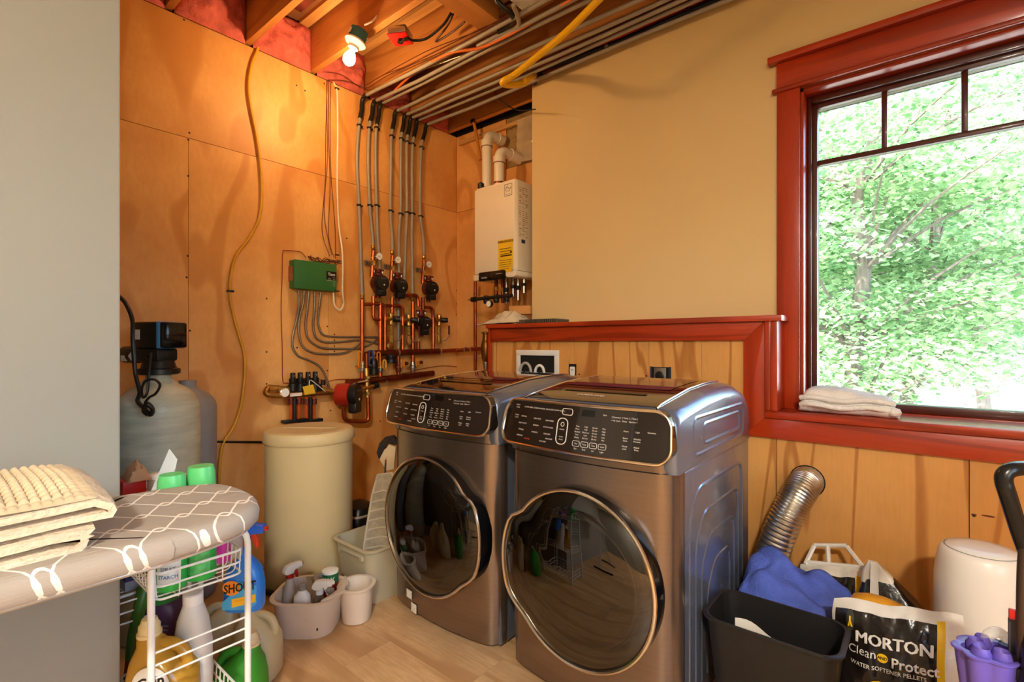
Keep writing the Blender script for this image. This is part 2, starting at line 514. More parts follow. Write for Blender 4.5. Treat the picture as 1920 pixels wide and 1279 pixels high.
# heat plates and nailing strips under the subfloor, pink batts at the rim
al = mat('aluminium_plate', '#b9b2a8', .3, 1.0, var=.15)
strip = wood('strip_wood', '#e0b070', '#b98548', '#c99a5c', .6, (.6, 5, 5), 5, .5, .5)
for i in range(6):
    yj = -.09 - .4075 * i - .2037
    MB().bx(.12, 4.6 if yj > -.9 else 1.14, yj - .06, yj - .012, 3.372, 3.376).build('heat_plate', al, ce, smooth=0)
    MB().bx(.12, 4.6 if yj > -.9 else 1.14, yj + .012, yj + .06, 3.372, 3.376).build('heat_plate', al, ce, smooth=0)
    for d in (-.13, .13):
        MB().bx(.02, 4.6 if yj > -.9 else 1.14, yj + d - .03, yj + d + .03, 3.365, 3.39).build('nailing_strip', strip, ce, smooth=0)
pink = mat('pink_insulation', '#c9645c', .95, var=.2, vs=20, bump=.8, bs=40)
for i in range(6):
    yj = -.09 - .4075 * i - .2037
    def batt(u, v, yj=yj, i=i):
        k_ = min(1, 5 * min(u, 1 - u)) * min(1, 4 * min(v, 1 - v)) 
        n_ = noise.noise(Vector((u * 3.2, v * 3, i * 3.1))) + .5 * noise.noise(Vector((u * 9, v * 8, i)))
        return (.012 + (.055 + .05 * n_) * k_ ** .5, yj - .182 + .364 * u, 3.085 + .285 * v)
    MB().grid(batt, 22, 16).build('insulation_batt', pink, ce, smooth=80)

# window wall trim: ledge, legs, sill
tr1 = T('trim_1', 'red stained ledge capping the lower wall behind the machines', 'ledge', (1.7, YH, 1.42), kind='structure')
MB().bx(1.03, 2.605, YH - .045, YD + .0, 1.417, 1.444).build('ledge_cap', TRIMH, tr1, bevel=.003)
MB().bx(.765, 1.0295, YH - .045, -.002, 1.417, 1.444).build('ledge_cap', TRIMH, tr1, bevel=.003)
MB().prism([(.795, 1.417), (.795, 1.327), (2.437, 1.327), (2.527, 1.417)], 0, .02, AY((0, YH, 0))).build('apron_board', TRIMH, tr1, bevel=.002)
MB().bx(.765, .785, YH - .02, YD, .0, 1.417).build('end_board', TRIMV, tr1, bevel=.002)
tr2 = T('trim_2', 'red stained upright board between the ledge and the window sill', 'trim', (2.5, YH, .87), kind='structure')
MB().prism([(2.437, 1.327), (2.437, .87), (2.53, .963), (2.53, 1.417), (2.527, 1.417)], 0, .02, AY((0, YH, 0))).build('upright_board', TRIMV, tr2, bevel=.002)
MB().bx(2.531, 2.556, YH - .034, YH + .006, .999, 1.417).build('edge_strip', TRIMV, tr2, bevel=.002)
MB().bx(2.556, 2.585, YH - .034, YD - .001, .999, 1.417).build('return_board', TRIMV, tr2, bevel=.002)
tr3 = T('trim_3', 'red stained window stool and apron under the glass', 'window sill', (3.4, YH, .87), kind='structure')
MB().bx(2.531, 4.1, YH - .034, -.15, .964, .998).build('sill_board', TRIMH, tr3, bevel=.004)
MB().prism([(2.437, .87), (4.1, .87), (4.1, .963), (2.53, .963)], 0, .02, AY((0, YH, 0))).build('apron_board', TRIMH, tr3, bevel=.002)

# window
win = T('window_1', 'wide window in red stained casing with four small top panes', 'window', (3.24, YD, 1.0), kind='structure')
CW = .098
MB().bx(WX0 + .005 - CW, WX0 + .005, YD - .02, YD, .998, 2.535).build('side_casing', TRIMV, win, bevel=.002)
MB().bx(WX1 - .005, WX1 - .005 + CW, YD - .02, YD, .998, 2.535).build('side_casing', TRIMV, win, bevel=.002)
MB().bx(2.53, 3.95, YD - .034, YD, 2.535, 2.556).build('head_bead', TRIMH, win, bevel=.006, seg=3)
MB().bx(2.55, 3.93, YD - .022, YD, 2.556, 2.678).build('head_casing', TRIMH, win, bevel=.002)
MB().bx(2.515, 3.965, YD - .05, YD, 2.678, 2.71).build('head_cap', TRIMH, win, bevel=.004)
MB().bx(WX0, WX0 + .018, YD, -.02, .998, WZ1).build('jamb', TRIMV, win, bevel=.001)
MB().bx(WX1 - .018, WX1, YD, -.02, .998, WZ1).build('jamb', TRIMV, win, bevel=.001)
MB().bx(WX0, WX1, YD, -.02, WZ1 - .018, WZ1).build('jamb', TRIMH, win, bevel=.001)
MB().bx(WX0, WX1, -.2, .14, .975, 1.0).build('frame_sill', TRIMH, win, bevel=.001)
GX0, GX1, GZ0, GZ1 = 2.703, 3.777, 1.037, 2.465
dk = mat('dark_frame_stain', '#4c170b', .35, var=.1, coat=.2)
for (a, b, c, d) in ((WX0 + .018, GX0, 1.0, WZ1 - .018), (GX1, WX1 - .018, 1.0, WZ1 - .018)):
    MB().bx(a, b, -.17, -.11, c, d).build('sash_stile', dk, win, bevel=.004)
    MB().bx(a + (.0 if a < 3 else .02), b - (.02 if a < 3 else 0), -.2, -.17, c, d).build('stop_bead', dk, win, bevel=.004)
MB().bx(GX0, GX1, -.17, -.11, 1.0, GZ0).build('sash_rail', dk, win, bevel=.004)
MB().bx(GX0, GX1, -.17, -.11, GZ1, WZ1 - .018).build('sash_rail', dk, win, bevel=.004)
MB().bx(GX0 - .02, GX1 + .02, -.2, -.17, GZ1 + .02, WZ1 - .018).build('stop_bead', dk, win, bevel=.004)
HM = 2.199
MB().bx(GX0, GX1, -.158, -.122, HM - .012, HM + .012).build('muntin', dk, win, bevel=.003)
xs_ = [GX0, 2.966, 3.240, 3.514, GX1]
for xm in xs_[1:-1]:
    MB().bx(xm - .011, xm + .011, -.157, -.123, HM + .012, GZ1).build('muntin', dk, win, bevel=.003)
gm = bpy.data.materials.new('window_glass'); gm.use_nodes = True
N = gm.node_tree.nodes; L = gm.node_tree.links
N.remove(N['Principled BSDF'])
tr = N.new('ShaderNodeBsdfTransparent'); tr.inputs['Color'].default_value = (.97, .99, .98, 1)
gl = N.new('ShaderNodeBsdfGlossy'); gl.inputs['Roughness'].default_value = .02
fr = N.new('ShaderNodeFresnel'); fr.inputs['IOR'].default_value = 1.3
mx = N.new('ShaderNodeMixShader')
L.new(fr.outputs[0], mx.inputs[0]); L.new(tr.outputs[0], mx.inputs[1]); L.new(gl.outputs[0], mx.inputs[2])
L.new(mx.outputs[0], N['Material Output'].inputs['Surface'])
MB().bx(GX0, GX1, -.142, -.138, GZ0, HM - .012).build('pane', gm, win, smooth=0)
for a, b in zip(xs_[:-1], xs_[1:]):
    MB().bx(a + (.011 if a > GX0 else 0), b - (.011 if b < GX1 else 0), -.142, -.138, HM + .012, GZ1).build('pane', gm, win, smooth=0)

# added window in the right-hand wall beyond the frame, for daylight fill
w2 = T('window_added', 'wide window added in the right-hand wall outside the frame for daylight fill', 'window', (XR, -2.75, .8), kind='structure')
for (y0, y1, z0, z1) in ((-3.6, -3.5, .7, 2.45), (-2.0, -1.9, .7, 2.45), (-3.5, -2.0, 2.35, 2.45), (-3.5, -2.0, .7, .8)):
    MB().bx(XR - .02, XR - .0005, y0, y1, z0, z1).build('casing', TRIMV if y1 - y0 < .2 else TRIM, w2, bevel=.002)
for (y0, y1, z0, z1) in ((-3.5, -3.45, .8, 2.35), (-2.05, -2.0, .8, 2.35), (-3.45, -2.05, 2.3, 2.35), (-3.45, -2.05, .8, .85), (-2.77, -2.73, .85, 2.3)):
    MB().bx(XR + .05, XR + .1, y0, y1, z0, z1).build('sash', dk, w2, bevel=.003)
for (y0, y1) in ((-3.45, -2.77), (-2.73, -2.05)):
    MB().bx(XR + .073, XR + .077, y0, y1, .85, 2.3).build('pane', gm, w2, smooth=0)

# ------------------------------------------------------------------ outdoors
grd = MB()
grd.grid(lambda u, v: (-40 + 90 * u, .16 + 90 * v, -.45 - .6 * min(1, v * 6)), 40, 40)
grd.build('ground', mat('pale_gravel', '#e2dfd4', .9, var=.08, vs=.8, bump=.3, bs=8), label='pale sunlit ground outside the window', cat='ground', kind='structure', smooth=80)
leafm = bpy.data.materials.new('leaf_green'); leafm.use_nodes = True
N = leafm.node_tree.nodes; L = leafm.node_tree.links
b = N['Principled BSDF']; b.inputs['Roughness'].default_value = .4
ge = N.new('ShaderNodeNewGeometry'); rp = N.new('ShaderNodeValToRGB')
rp.color_ramp.elements[0].color = lin('#557f4e'); rp.color_ramp.elements[1].color = lin('#b4d09c')
L.new(ge.outputs['Random Per Island'], rp.inputs['Fac']); L.new(rp.outputs['Color'], b.inputs['Base Color'])
tl = N.new('ShaderNodeBsdfTranslucent'); L.new(rp.outputs['Color'], tl.inputs['Color'])
mx = N.new('ShaderNodeMixShader'); mx.inputs[0].default_value = .4
L.new(b.outputs[0], mx.inputs[1]); L.new(tl.outputs[0], mx.inputs[2]); L.new(mx.outputs[0], N['Material Output'].inputs['Surface'])
bark = mat('bark', '#6a6056', .9, var=.3, vs=8, bump=.8, bs=14, stretch=(3, 3, .6))
def tree(px, s, lean, h, rad, zc, nclu, nleaf, lsz, label, tr_r=.16, seed=1):
    rnd = random.Random(seed)
    base = pS(px, HZ, s); base.z = -.9
    t = T('maple_tree', label, 'tree', base, group='trees outside the window')
    top = base + Vector((lean, lean * .3, h))
    path = [base + (top - base) * (i / 7) + Vector((rnd.uniform(-.12, .12), rnd.uniform(-.12, .12), 0)) * (i > 0) for i in range(8)]
    MB().tube(sp(path, 4), [tr_r * (1 - .8 * i / 28) for i in range(29)], 10).build('trunk', bark, t, smooth=60)
    lf = MB(); br = MB()
    cen = base + Vector((lean * .6, 0, zc + .9))
    for c in range(nclu):
        while True:
            q = Vector((rnd.uniform(-1, 1), rnd.uniform(-1, 1), rnd.uniform(-1, 1)))
            if .25 < q.length < 1: break
        c0 = cen + Vector((q.x * rad, q.y * rad, q.z * rad * 1.15))
        if rnd.random() < .3:
            tt = max(.25, min(.9, (c0.z - base.z - .6) / h)); i = int(tt * 7)
            a = path[min(7, i)]
            br.tube(sp([a, a.lerp(c0, .5) + Vector((0, 0, .15)), c0], 3), [.035, .03, .024, .02, .015, .01, .006], 5)
        tilt = Vector((q.x * .35, q.y * .35, 1)).normalized()
        R = .55 + .4 * rnd.random()
        for k in range(nleaf):
            a = rnd.uniform(0, 2 * PI); rr = R * math.sqrt(rnd.random())
            p = c0 + Vector((rr * math.cos(a), rr * math.sin(a), -.25 * rr * rr + rnd.gauss(0, .09)))
            n = (tilt + Vector((rnd.gauss(0, .45), rnd.gauss(0, .45), rnd.gauss(0, .25)))).normalized()
            u = n.orthogonal().normalized(); u.rotate(Matrix.Rotation(rnd.uniform(0, 6.28), 3, n)); w = n.cross(u)
            z = lsz * rnd.uniform(.7, 1.3)
            i0 = len(lf.v)
            lf.v += [p, p + u * z * .5 + w * z * .42 - n * z * .08, p + u * z * 1.05, p + u * z * .5 - w * z * .42 - n * z * .08]
            lf.f.append((i0, i0 + 1, i0 + 2, i0 + 3))
    if br.v: br.build('branch', bark, t, smooth=60)
    lf.build('foliage', leafm, t, kind='stuff', smooth=0, recalc=False)
tree(1578, 7.0, .5, 7.5, 2.1, 2.9, 105, 190, .085, 'nearest maple with a leaning grey trunk at the left of the window', .13, 1)
tree(1700, 9.5, .8, 9.0, 2.8, 3.6, 120, 170, .105, 'tall maple with slim trunk behind the nearest one, mid window', .13, 2)
tree(1850, 13.5, -.6, 10.0, 3.3, 5.0, 120, 170, .14, 'maple with wide pale crown at the right of the window', .16, 3)
tree(1470, 10.0, .4, 9.0, 2.8, 2.6, 110, 150, .11, 'leafy maple whose crown fills the lower left glass behind the leaning trunk', .16, 4)
tree(1620, 17.0, .4, 12.0, 4.5, 4.2, 120, 150, .18, 'large distant maple closing the view behind the mid-window trunk', .2, 5)
tree(1975, 18.0, .4, 12.0, 4.2, 6.2, 100, 150, .18, 'distant maple at the far right edge of the glass', .2, 6)
tree(1790, 26.0, .4, 14.0, 6.0, 6.6, 110, 150, .26, 'hazy farthest tree above the pale ground', .25, 7)

# ------------------------------------------------------------------ added fill lamp behind the camera, unseen, to brighten the room
def fill_dome(loc, watts, label, col=(1, .93, .81)):
    t = T('fill_lamp', label, 'added fill lamp', loc)
    M = Matrix.Translation(Vector(loc))
    MB().lathe([(.17, 0), (.17, -.025), (.16, -.03)], 28, M).build('fill_lamp_base', WHITEP, t)
    MB().lathe([(.155, -.031), (.15, -.06), (.12, -.09), (.06, -.105), (0, -.11)], 28, M).build('fill_lamp_glass', mat('fill_lamp_glow', '#ffffff', .5, var=0, emit='#fff4e6', es=3.0), t)
    ld = bpy.data.lights.new('fill_lamp_light', 'AREA'); ld.shape = 'DISK'; ld.size = .3; ld.energy = watts; ld.color = col
    lo = bpy.data.objects.new('fill_lamp_light', ld); COL.objects.link(lo); lo.parent = t; lo.location = (0, 0, -.13)
fill_dome((4.15, -4.5, ZC - .004), 104, 'round frosted fill lamp added unseen on the drywalled ceiling behind the camera')
# ------------------------------------------------------------------ the two machines
FRONT = mat('black_stainless', '#8f7f72', .25, .9, var=.06, vs=3, stretch=(1, 1, 30))
SIDE = mat('blue_grey_enamel', '#7d8596', .26, .65, var=.05, vs=3, coat=.3)
TOPG = mat('top_dark_glass', '#1c1512', .06, .0, var=.02, coat=.5, spec=.8)
PANEL = mat('panel_dark_glass', '#241a14', .08, .0, var=.02, coat=.4, spec=.7)
LETW = mat('pale_lettering', '#e0d8cc', .5, var=0)
LETR = mat('red_lettering', '#d0402a', .5, var=0)
RIM = mat('warm_chrome', '#e6dacb', .16, 1.0, var=.02)
DRUM = mat('drum_steel', '#8a7c70', .3, .8, var=.1)
smoke = bpy.data.materials.new('smoked_door_glass'); smoke.use_nodes = True
N = smoke.node_tree.nodes; L = smoke.node_tree.links
N.remove(N['Principled BSDF'])
tr = N.new('ShaderNodeBsdfTransparent'); tr.inputs['Color'].default_value = (.30, .24, .20, 1)
gl = N.new('ShaderNodeBsdfGlossy'); gl.inputs['Roughness'].default_value = .015; gl.inputs['Color'].default_value = (.95, .92, .9, 1)
lw = N.new('ShaderNodeFresnel'); lw.inputs['IOR'].default_value = 1.9
mx = N.new('ShaderNodeMixShader')
L.new(lw.outputs[0], mx.inputs[0]); L.new(tr.outputs[0], mx.inputs[1]); L.new(gl.outputs[0], mx.inputs[2])
L.new(mx.outputs[0], N['Material Output'].inputs['Surface'])

def machine(name, x0, label, cat, side, words, brand):
    W, D = .70, .86
    t = T(name, label, cat, (x0, -1.44, 0), local=True)
    # cabinet
    MB().bx(.006, W - .006, .03, D, .025, .882).build('cabinet', SIDE, t, bevel=.008)
    for sx in (.07, W - .07):
        for sy in (.1, D - .08):
            MB().lathe([(.025, 0), (.025, .008), (.012, .01), (.012, .03)], 12, Matrix.Translation(Vector((sx, sy, 0)))).build('foot', BLACK, t)
    # bowed front panel wrapping the corners
    def fring(z, ins):
        o = []
        n = 22
        for i in range(n + 1):
            u = i / n
            x = ins + (W - 2 * ins) * u
            e = abs(2 * u - 1)
            yb = -.042 * (1 - e ** 2) + .0
            if e > .86: yb += .045 * ((e - .86) / .14) ** 2.2
            o.append((x, yb + ins * .8, z))
        o += [(W - ins, .07, z), (ins, .07, z)]
        return o
    fp = MB().loft([fring(.028, .012), fring(.034, .003), fring(.2, 0), fring(.6, 0), fring(.8835, .0), fring(.886, .008), fring(.93, .008)]).build('front_panel', FRONT, t, smooth=40)
    # top shell with rounded wings
    prof = [(.006, .884), (.002, .9), (.0, 1.06), (.008, 1.085), (.03, 1.098), (.12, 1.112), (.30, 1.137), (.48, 1.148), (.60, 1.150), (.68, 1.143), (.78, 1.110), (.84, 1.06), (.858, 1.0), (.86, .884)]
    def drop(x):
        e = min(x, W - x)
        return 0 if e > .085 else .055 * (1 - math.sqrt(max(0, 1 - (1 - e / .085) ** 2)))
    xs = [0, .004, .012, .025, .045, .065, .085, .2, .344]
    xs = xs + [W - x for x in reversed(xs[:-1])]
    rings = []
    for x in xs:
        d = drop(x); e = min(x, W - x); ins = .012 * (1 - min(1, e / .02)) ** 2
        rings.append([(x, y + (ins if y < .1 else -ins if y > .8 else 0), .884 + (z - .884) * (1 - d / .262)) for y, z in prof])
    ts = MB().loft(rings).build('top_shell', SIDE, t, smooth=45)
    def topz(x, y):
        zs = [(y_, z_) for y_, z_ in prof[3:11]]
        for (ya, za), (yb, zb) in zip(zs[:-1], zs[1:]):
            if ya <= y <= yb:
                z = za + (zb - za) * (y - ya) / (yb - ya); break
        else: z = 1.11
        return .884 + (z - .884) * (1 - drop(x) / .262)
    gx0, gx1 = .07, W - .075
    MB().grid(lambda u, v: (gx0 + (gx1 - gx0) * u, .025 + .615 * v, topz(gx0 + (gx1 - gx0) * u, .025 + .615 * v) + .004), 16, 24).build('top_glass', TOPG, t, smooth=60)
    for xg in (gx0, gx1):
        MB().tube([(xg, .018 + .63 * k / 20, topz(xg, .018 + .63 * k / 20) + .004) for k in range(21)], .0035, 6).build('side_trim', RIM, t)
    sl = MB()
    sl.grid(lambda u, v: (.16 + .36 * u, .15 + .028 * v, topz(.3, .15 + .028 * v) + .0065 + .002 * (1 - abs(2 * v - 1))), 10, 3)
    sl.build('lid_slot', BLACKG, ts, smooth=0)
    MB().grid(lambda u, v: (gx0 + .02 + (gx1 - gx0 - .04) * u, .215 + .006 * v, topz(.3, .215) + .006), 8, 1).build('lid_seam', BLACKG, ts, smooth=0)
    lw_ = MB().grid(lambda u, v: (gx0 + .05 + (gx1 - gx0 - .1) * u, .25 + .34 * v, topz(.3, .25 + .34 * v) + .0055), 8, 10)
    lw_.build('lid_window', mat('lid_window_glass', '#3a3a4a', .05, var=.02, spec=.9, coat=.6), ts, smooth=60)
    if brand:
        MB().text('SAMSUNG', .026, lambda a, b_: (.325 + a, .095 + b_, topz(.3, .095 + b_) + .0058), bold=.01).build('brand_lettering', LETW, ts, smooth=0)
    # control panel: bowed rounded plate leaning back
    def cp(a, b_, off=0.0):       # a across from centre, b up from centre
        e = a / (W / 2)
        yb = -.034 - .034 * (1 - e * e) + .02 * (b_ / .085) - off
        return (W / 2 + a, yb, 1.008 + b_)
    ol = []
    hw_, hh = W / 2 - .002, .083
    for (x, z) in rrect(hw_, hh, .05, 7):
        k = 1 - .035 * (z / hh) * (1 if z > 0 else 0)
        ol.append((x * k, z))
    def subdiv(o, mx_=.05):
        r = []
        for i, p in enumerate(o):
            q = o[(i + 1) % len(o)]
            L_ = math.hypot(q[0] - p[0], q[1] - p[1]); n = max(1, int(L_ / mx_))
            r += [(p[0] + (q[0] - p[0]) * j / n, p[1] + (q[1] - p[1]) * j / n) for j in range(n)]
        return r
    ol = subdiv(ol)
    rg = []
    for sc_ in (1,):
        rg.append([cp(x * (1 - (1 - sc_) * .3) if sc_ > .9 else x * sc_, z * sc_) for x, z in ol])
    back = [(p[0], .05, p[2]) for p in rg[0]]
    pn = MB().loft([back] + [[cp(x * s, z * s) for x, z in ol] for s in (1, .8, .5, .2, .02)]).build('control_panel', PANEL, t, smooth=40)
    MB().tube([cp(x, z, .001) for x, z in ol], .0055, 8, closed=True).build('panel_rim', RIM, pn)
    lt = MB(); red = MB(); fr_ = MB()
    def w(s, a, b_, sz=.0072, m=None): (m or lt).text(s, sz, lambda x, y: cp(a + x, b_ + y, .0018))
    for (s, a, b_) in words: w(s, a, b_)
    w('SANITIZE', -.205, -.058, .007, red)
    def frame(a, b_, hx, hz, r=.012, th=.0012):
        fr_.tube([cp(a + x, b_ + z, .0016) for x, z in subdiv(rrect(hx, hz, r, 4), .02)], th, 5, closed=True)
    frame(-.045, -.012, .022, .045, .018, .0017); frame(-.03, .057, .022, .011, .008)
    fr_.tube([cp(-.045 + .007 * math.cos(q), .012 + .007 * math.sin(q), .0016) for q in [i * PI / 6 for i in range(12)]], .001, 4, closed=True)
    w('POWER', -.045, -.006, .006); w('START', -.045, -.032, .006); w('PAUSE', -.045, -.041, .006)
    for i in range(4): frame(.02 + .034 * i, -.047, .014, .009, .005, .0008)
    lt.build('panel_lettering', LETW, pn, kind='stuff', smooth=0); red.build('panel_red_lettering', LETR, pn, smooth=0); fr_.build('panel_button_frame', LETW, pn)
    MB().grid(lambda u, v: cp(.03 + .05 * u, .048 + .022 * v, .0012), 3, 1).build('display_window', BLACKG, pn, smooth=0)
    # side ribs pressed into the cabinet (right side shows)
    for (yc, zc, a, b_, r) in ((.45, 1.0, .30, .065, .03), (.47, 1.0, .22, .035, .02)):
        MB().tube([(W - .007, yc + x, zc + z - .012) for x, z in rrect(a, b_, r)], .010, 8, closed=True).build('pressed_rib', SIDE, t)
    for (y0, y1, z1) in ((.13, .76, .80), (.19, .70, .70), (.25, .64, .60), (.31, .58, .49)):
        MB().tube(fillet([(W - .0145, y0, .10), (W - .0145, y0, z1 - .09), (W - .0145, y0 + .08, z1), (W - .0145, y1 - .03, z1), (W - .0145, y1, z1 - .05), (W - .0145, y1, .10)], .05), .0125, 10).build('pressed_rib', SIDE, t)
    MB().bx(W - .006, W - .0045, .06, .84, .881, .886).build('side_seam', RIM, t, smooth=0)
    # door
    cx, cz, R = W / 2 - .012 * side, .482, .312
    def rad(th):
        # bulge on the handle side
        a = th if side > 0 else PI - th
        a = math.degrees(math.atan2(math.sin(a), math.cos(a)))
        def ss(x): x = max(0, min(1, x)); return x * x * (3 - 2 * x)
        bl = .036 * ss((a + 46) / 26) * ss((40 - a) / 14)
        return R * (.965 + .0 * a) + bl + .011 * abs(math.sin(th)) ** 2
    n = 72
    def oring(k, yy): return [(cx + k * rad(2 * PI * i / n) * math.cos(2 * PI * i / n), yy, cz + k * rad(2 * PI * i / n) * math.sin(2 * PI * i / n)) for i in range(n)]
    dr = MB().loft([oring(1.0, .0), oring(1.0, -.06), oring(.985, -.074), oring(.94, -.074), oring(.93, -.042)], False, False).build('door', BLACKG, t, smooth=40)
    MB().tube(oring(.988, -.074), .0075, 8, closed=True).build('door_rim', RIM, dr)
    MB().loft([oring(.97, -.072), oring(.9, -.085), oring(.78, -.097), oring(.6, -.107), oring(.4, -.113), oring(.2, -.116), oring(.01, -.117)], False, True).build('door_glass', smoke, dr, smooth=80)
    def cring(r, yy): return [(cx + .004 + r * math.cos(2 * PI * i / n), yy, cz - .01 + r * math.sin(2 * PI * i / n)) for i in range(n)]
    MB().loft([oring(.95, -.045), cring(.24, -.044), cring(.235, -.06), cring(.222, -.065), cring(.21, -.05), cring(.19, -.046), cring(.01, -.0455)], False, True).build('door_liner', mat('door_liner', '#3a3028', .35, .3, var=.1), dr, smooth=30)
    MB().tube(cring(.226, -.065), .005, 6, closed=True).build('porthole_ring', DRUM, dr)
    return t, fp
wd1 = [('SMART', -.275, .062), ('CARE', -.275, .053)] + [(s, a, b_) for s, a, b_ in (
    ('NORMAL', -.235, .022), ('HEAVY DUTY', -.238, -.004), ('TOWELS', -.242, -.028), ('BEDDING', -.245, -.05),
    ('DELICATES', -.165, .02), ('REFRESH', -.168, -.005), ('WRINKLE', -.17, -.03), ('ECO DRY', -.125, -.058),
    ('PERM PRESS', -.105, .018), ('ACTIVE WEAR', -.108, -.006), ('TIME DRY', -.11, -.03), ('AIR FLUFF', -.098, -.046),
    ('CHILD', -.275, .024), ('LOCK', -.275, .015), ('| SUPER SPEED | STEAM SANITIZE | RACK DRY | DAMP ALERT |', -.14, .058), ('Start', .12, .058), ('[ Dryness ]  [ Temp ]  [ Time ]', .19, .054), ('< My Cycle   Delay   Options >', .19, .043),
    ('Alarm', .2, .012), ('Light', .24, .012), ('Smart', .2, -.01), ('Care', .2, -.018), ('Wrinkle', .24, -.01), ('Prevent', .24, -.018), ('Mixed', .2, -.036), ('Load', .2, -.044), ('Adjust', .24, -.036), ('Time', .24, -.044), ('Favorites', .285, .014))]
for i, cname in enumerate(('Dry', 'Temp', 'Time', 'Level')):
    for j, v in enumerate((('Very', 'More', 'Normal', 'Less', 'Damp'), ('High', 'Mid', 'Med Low', 'Low', 'Ex Low'), ('60 min', '50 min', '40 min', '30 min', '20 min'), ('Max', 'High', 'Mid', 'Low', 'Min'))[i]):
        wd1.append((v, .02 + .034 * i, .012 - .0095 * j))
    wd1.append((cname, .02 + .034 * i, -.047))
    wd1.append((('Eco', 'Rack', 'Set', 'Light')[i], .02 + .034 * i, -.064))
t, fp = machine('clothes_dryer', 1.03, 'black stainless front-load dryer between the beige bin and the washer', 'dryer', 1, wd1, False)
for (px, py, a, b_) in ((767, 1114, .024, .02), (777, 1150, .022, .022)):
    q = pY(px, py, -1.472) - Vector((1.03, -1.44, 0)); q.z = max(q.z, .05)
    fy = lambda x: -.0425 * (1 - (2 * x / .7 - 1) ** 2) - .001
    MB().grid(lambda u_, v: (q.x - a + 2 * a * u_, fy(q.x - a + 2 * a * u_), q.z - b_ + 2 * b_ * v), 4, 1).build('paper_sticker', mat('sticker', '#e4ded6', .6, var=.15, vs=90), t, smooth=0)
wd2 = [(s if s != 'DAMP ALERT' else s, a, b_) for s, a, b_ in wd1]
machine('washing_machine', 1.80, 'black stainless front-load washer at the right, beside the black wastebasket', 'washing machine', -1, wd2, True)

# ------------------------------------------------------------------ wall boxes above the machines
ob = T('washer_outlet_box', 'white recessed washer hookup box above the dryer', 'outlet box', pY(1008, 690, YH))
p0, p1 = pY(969, 656, YH), pY(1049, 700, YH)
x0, x1, z0, z1 = p0.x, p1.x, p1.z - .02, p0.z
fr = MB()
for a, b_, c, d in ((x0, x1, z1 - .035, z1), (x0, x1, z0, z0 + .02), (x0, x0 + .035, z0 + .0202, z1 - .0352), (x1 - .035, x1, z0 + .0202, z1 - .0352)):
    fr.bx(a, b_, YH - .008, YH - .0005, c, d)
fr.build('box_flange', WHITEP, ob, bevel=.002)
MB().bx(x0 + .03, x1 - .03, YH - .003, YH - .0005, z0 + .015, z1 - .03).build('box_recess', DARK, ob, smooth=0)
for dx, r in ((.085, .045), (.20, .035)):
    MB().tube([(x0 + dx + r * math.cos(q), YH - .014, z0 + .02 + r * 1.3 * math.sin(q)) for q in [PI * i / 10 for i in range(11)]], .009, 8).build('hose_loop', mat('grey_hose', '#b8b4ac', .4) if dx < .1 else WHITEP, ob)
    MB().tube([(x0 + dx + .01 + (r - .02) * math.cos(q), YH - .012, z0 + .015 + (r - .02) * 1.2 * math.sin(q)) for q in [PI * i / 10 for i in range(11)]], .007, 8).build('hose_loop', BLACK, ob)
def wallbox(px, py, a, b_, name, label):
    t = T(name, label, 'outlet', pY(px, py, YH)); q = pY(px, py, YH)
    MB().bx(q.x - a, q.x + a, YH - .003, YH - .0005, q.z - b_, q.z + b_).build('box_opening', DARK, t, smooth=0)
    return t, q
t, q = wallbox(1074, 693, .026, .034, 'wall_outlet', 'white duplex outlet in a bare box to the right of the hookup box')
MB().prism(rrect(.017, .028, .008), 0, .008, AY((q.x + .002, YH - .003, q.z - .01))).build('receptacle', WHITEP, t, bevel=.001)
MB().bx(q.x - .004, q.x - .0015, YH - .0125, YH - .0105, q.z - .006, q.z + .004).bx(q.x + .006, q.x + .0085, YH - .0125, YH - .0105, q.z - .006, q.z + .004).build('slot', BLACK, t, smooth=0)
t, q = wallbox(1239, 700, .056, .034, 'dryer_power_outlet', 'bare dark power outlet in the plywood behind the washer')
for a_, b2 in ((-.058, -.048), (.046, .058)): MB().bx(q.x + a_, q.x + b2, YH - .006, YH - .003, q.z - .036, q.z + .036).build('box_edge', mat('blue_box', '#20324e', .5), t, smooth=0)
MB().prism(rrect(.034, .03, .004), 0, .01, AY((q.x, YH - .003, q.z))).build('receptacle_plate', STEEL, t, bevel=.001)
MB().lathe([(.024, 0), (.024, .006), (.02, .008)], 20, AY((q.x, YH - .013, q.z - .012))).build('socket', BLACK, t)
# ------------------------------------------------------------------ heating tubes on the plywood wall
ORD = ['first', 'second', 'third', 'fourth', 'fifth', 'sixth', 'seventh', 'eighth']
TUBES = [
 [(679, 560), (676, 470), (673, 385), (669, 300), (673, 235), (678, 208)],
 [(700, 468), (698, 440), (693, 385), (690, 300), (692, 240), (698, 214)],
 [(712.5, 565), (712, 500), (708, 445), (706, 385), (704, 300), (705, 246), (710, 218)],
 [(735.6, 477), (735, 440), (732, 395), (733, 300), (734, 255), (739, 226)],
 [(747, 660), (747, 575), (748, 500), (748, 440), (751, 390), (751, 300), (752, 260), (757, 232)],
 [(757, 543), (759, 500), (761, 440), (763, 398), (762.5, 320), (763, 266), (768, 237)],
 [(773.5, 563), (773, 500), (772, 440), (773, 400), (772.5, 320), (774, 270), (780, 241)],
 [(795, 485), (793, 440), (788, 405), (788, 330), (790, 276), (797, 247)]]
CLIPY = [(233, 380), (238, 385), (242, 387), (252, 394), (260, 396), (264, 398), (268, 402), (275, 404)]
bendm = mat('black_bend_support', '#1b1715', .45)
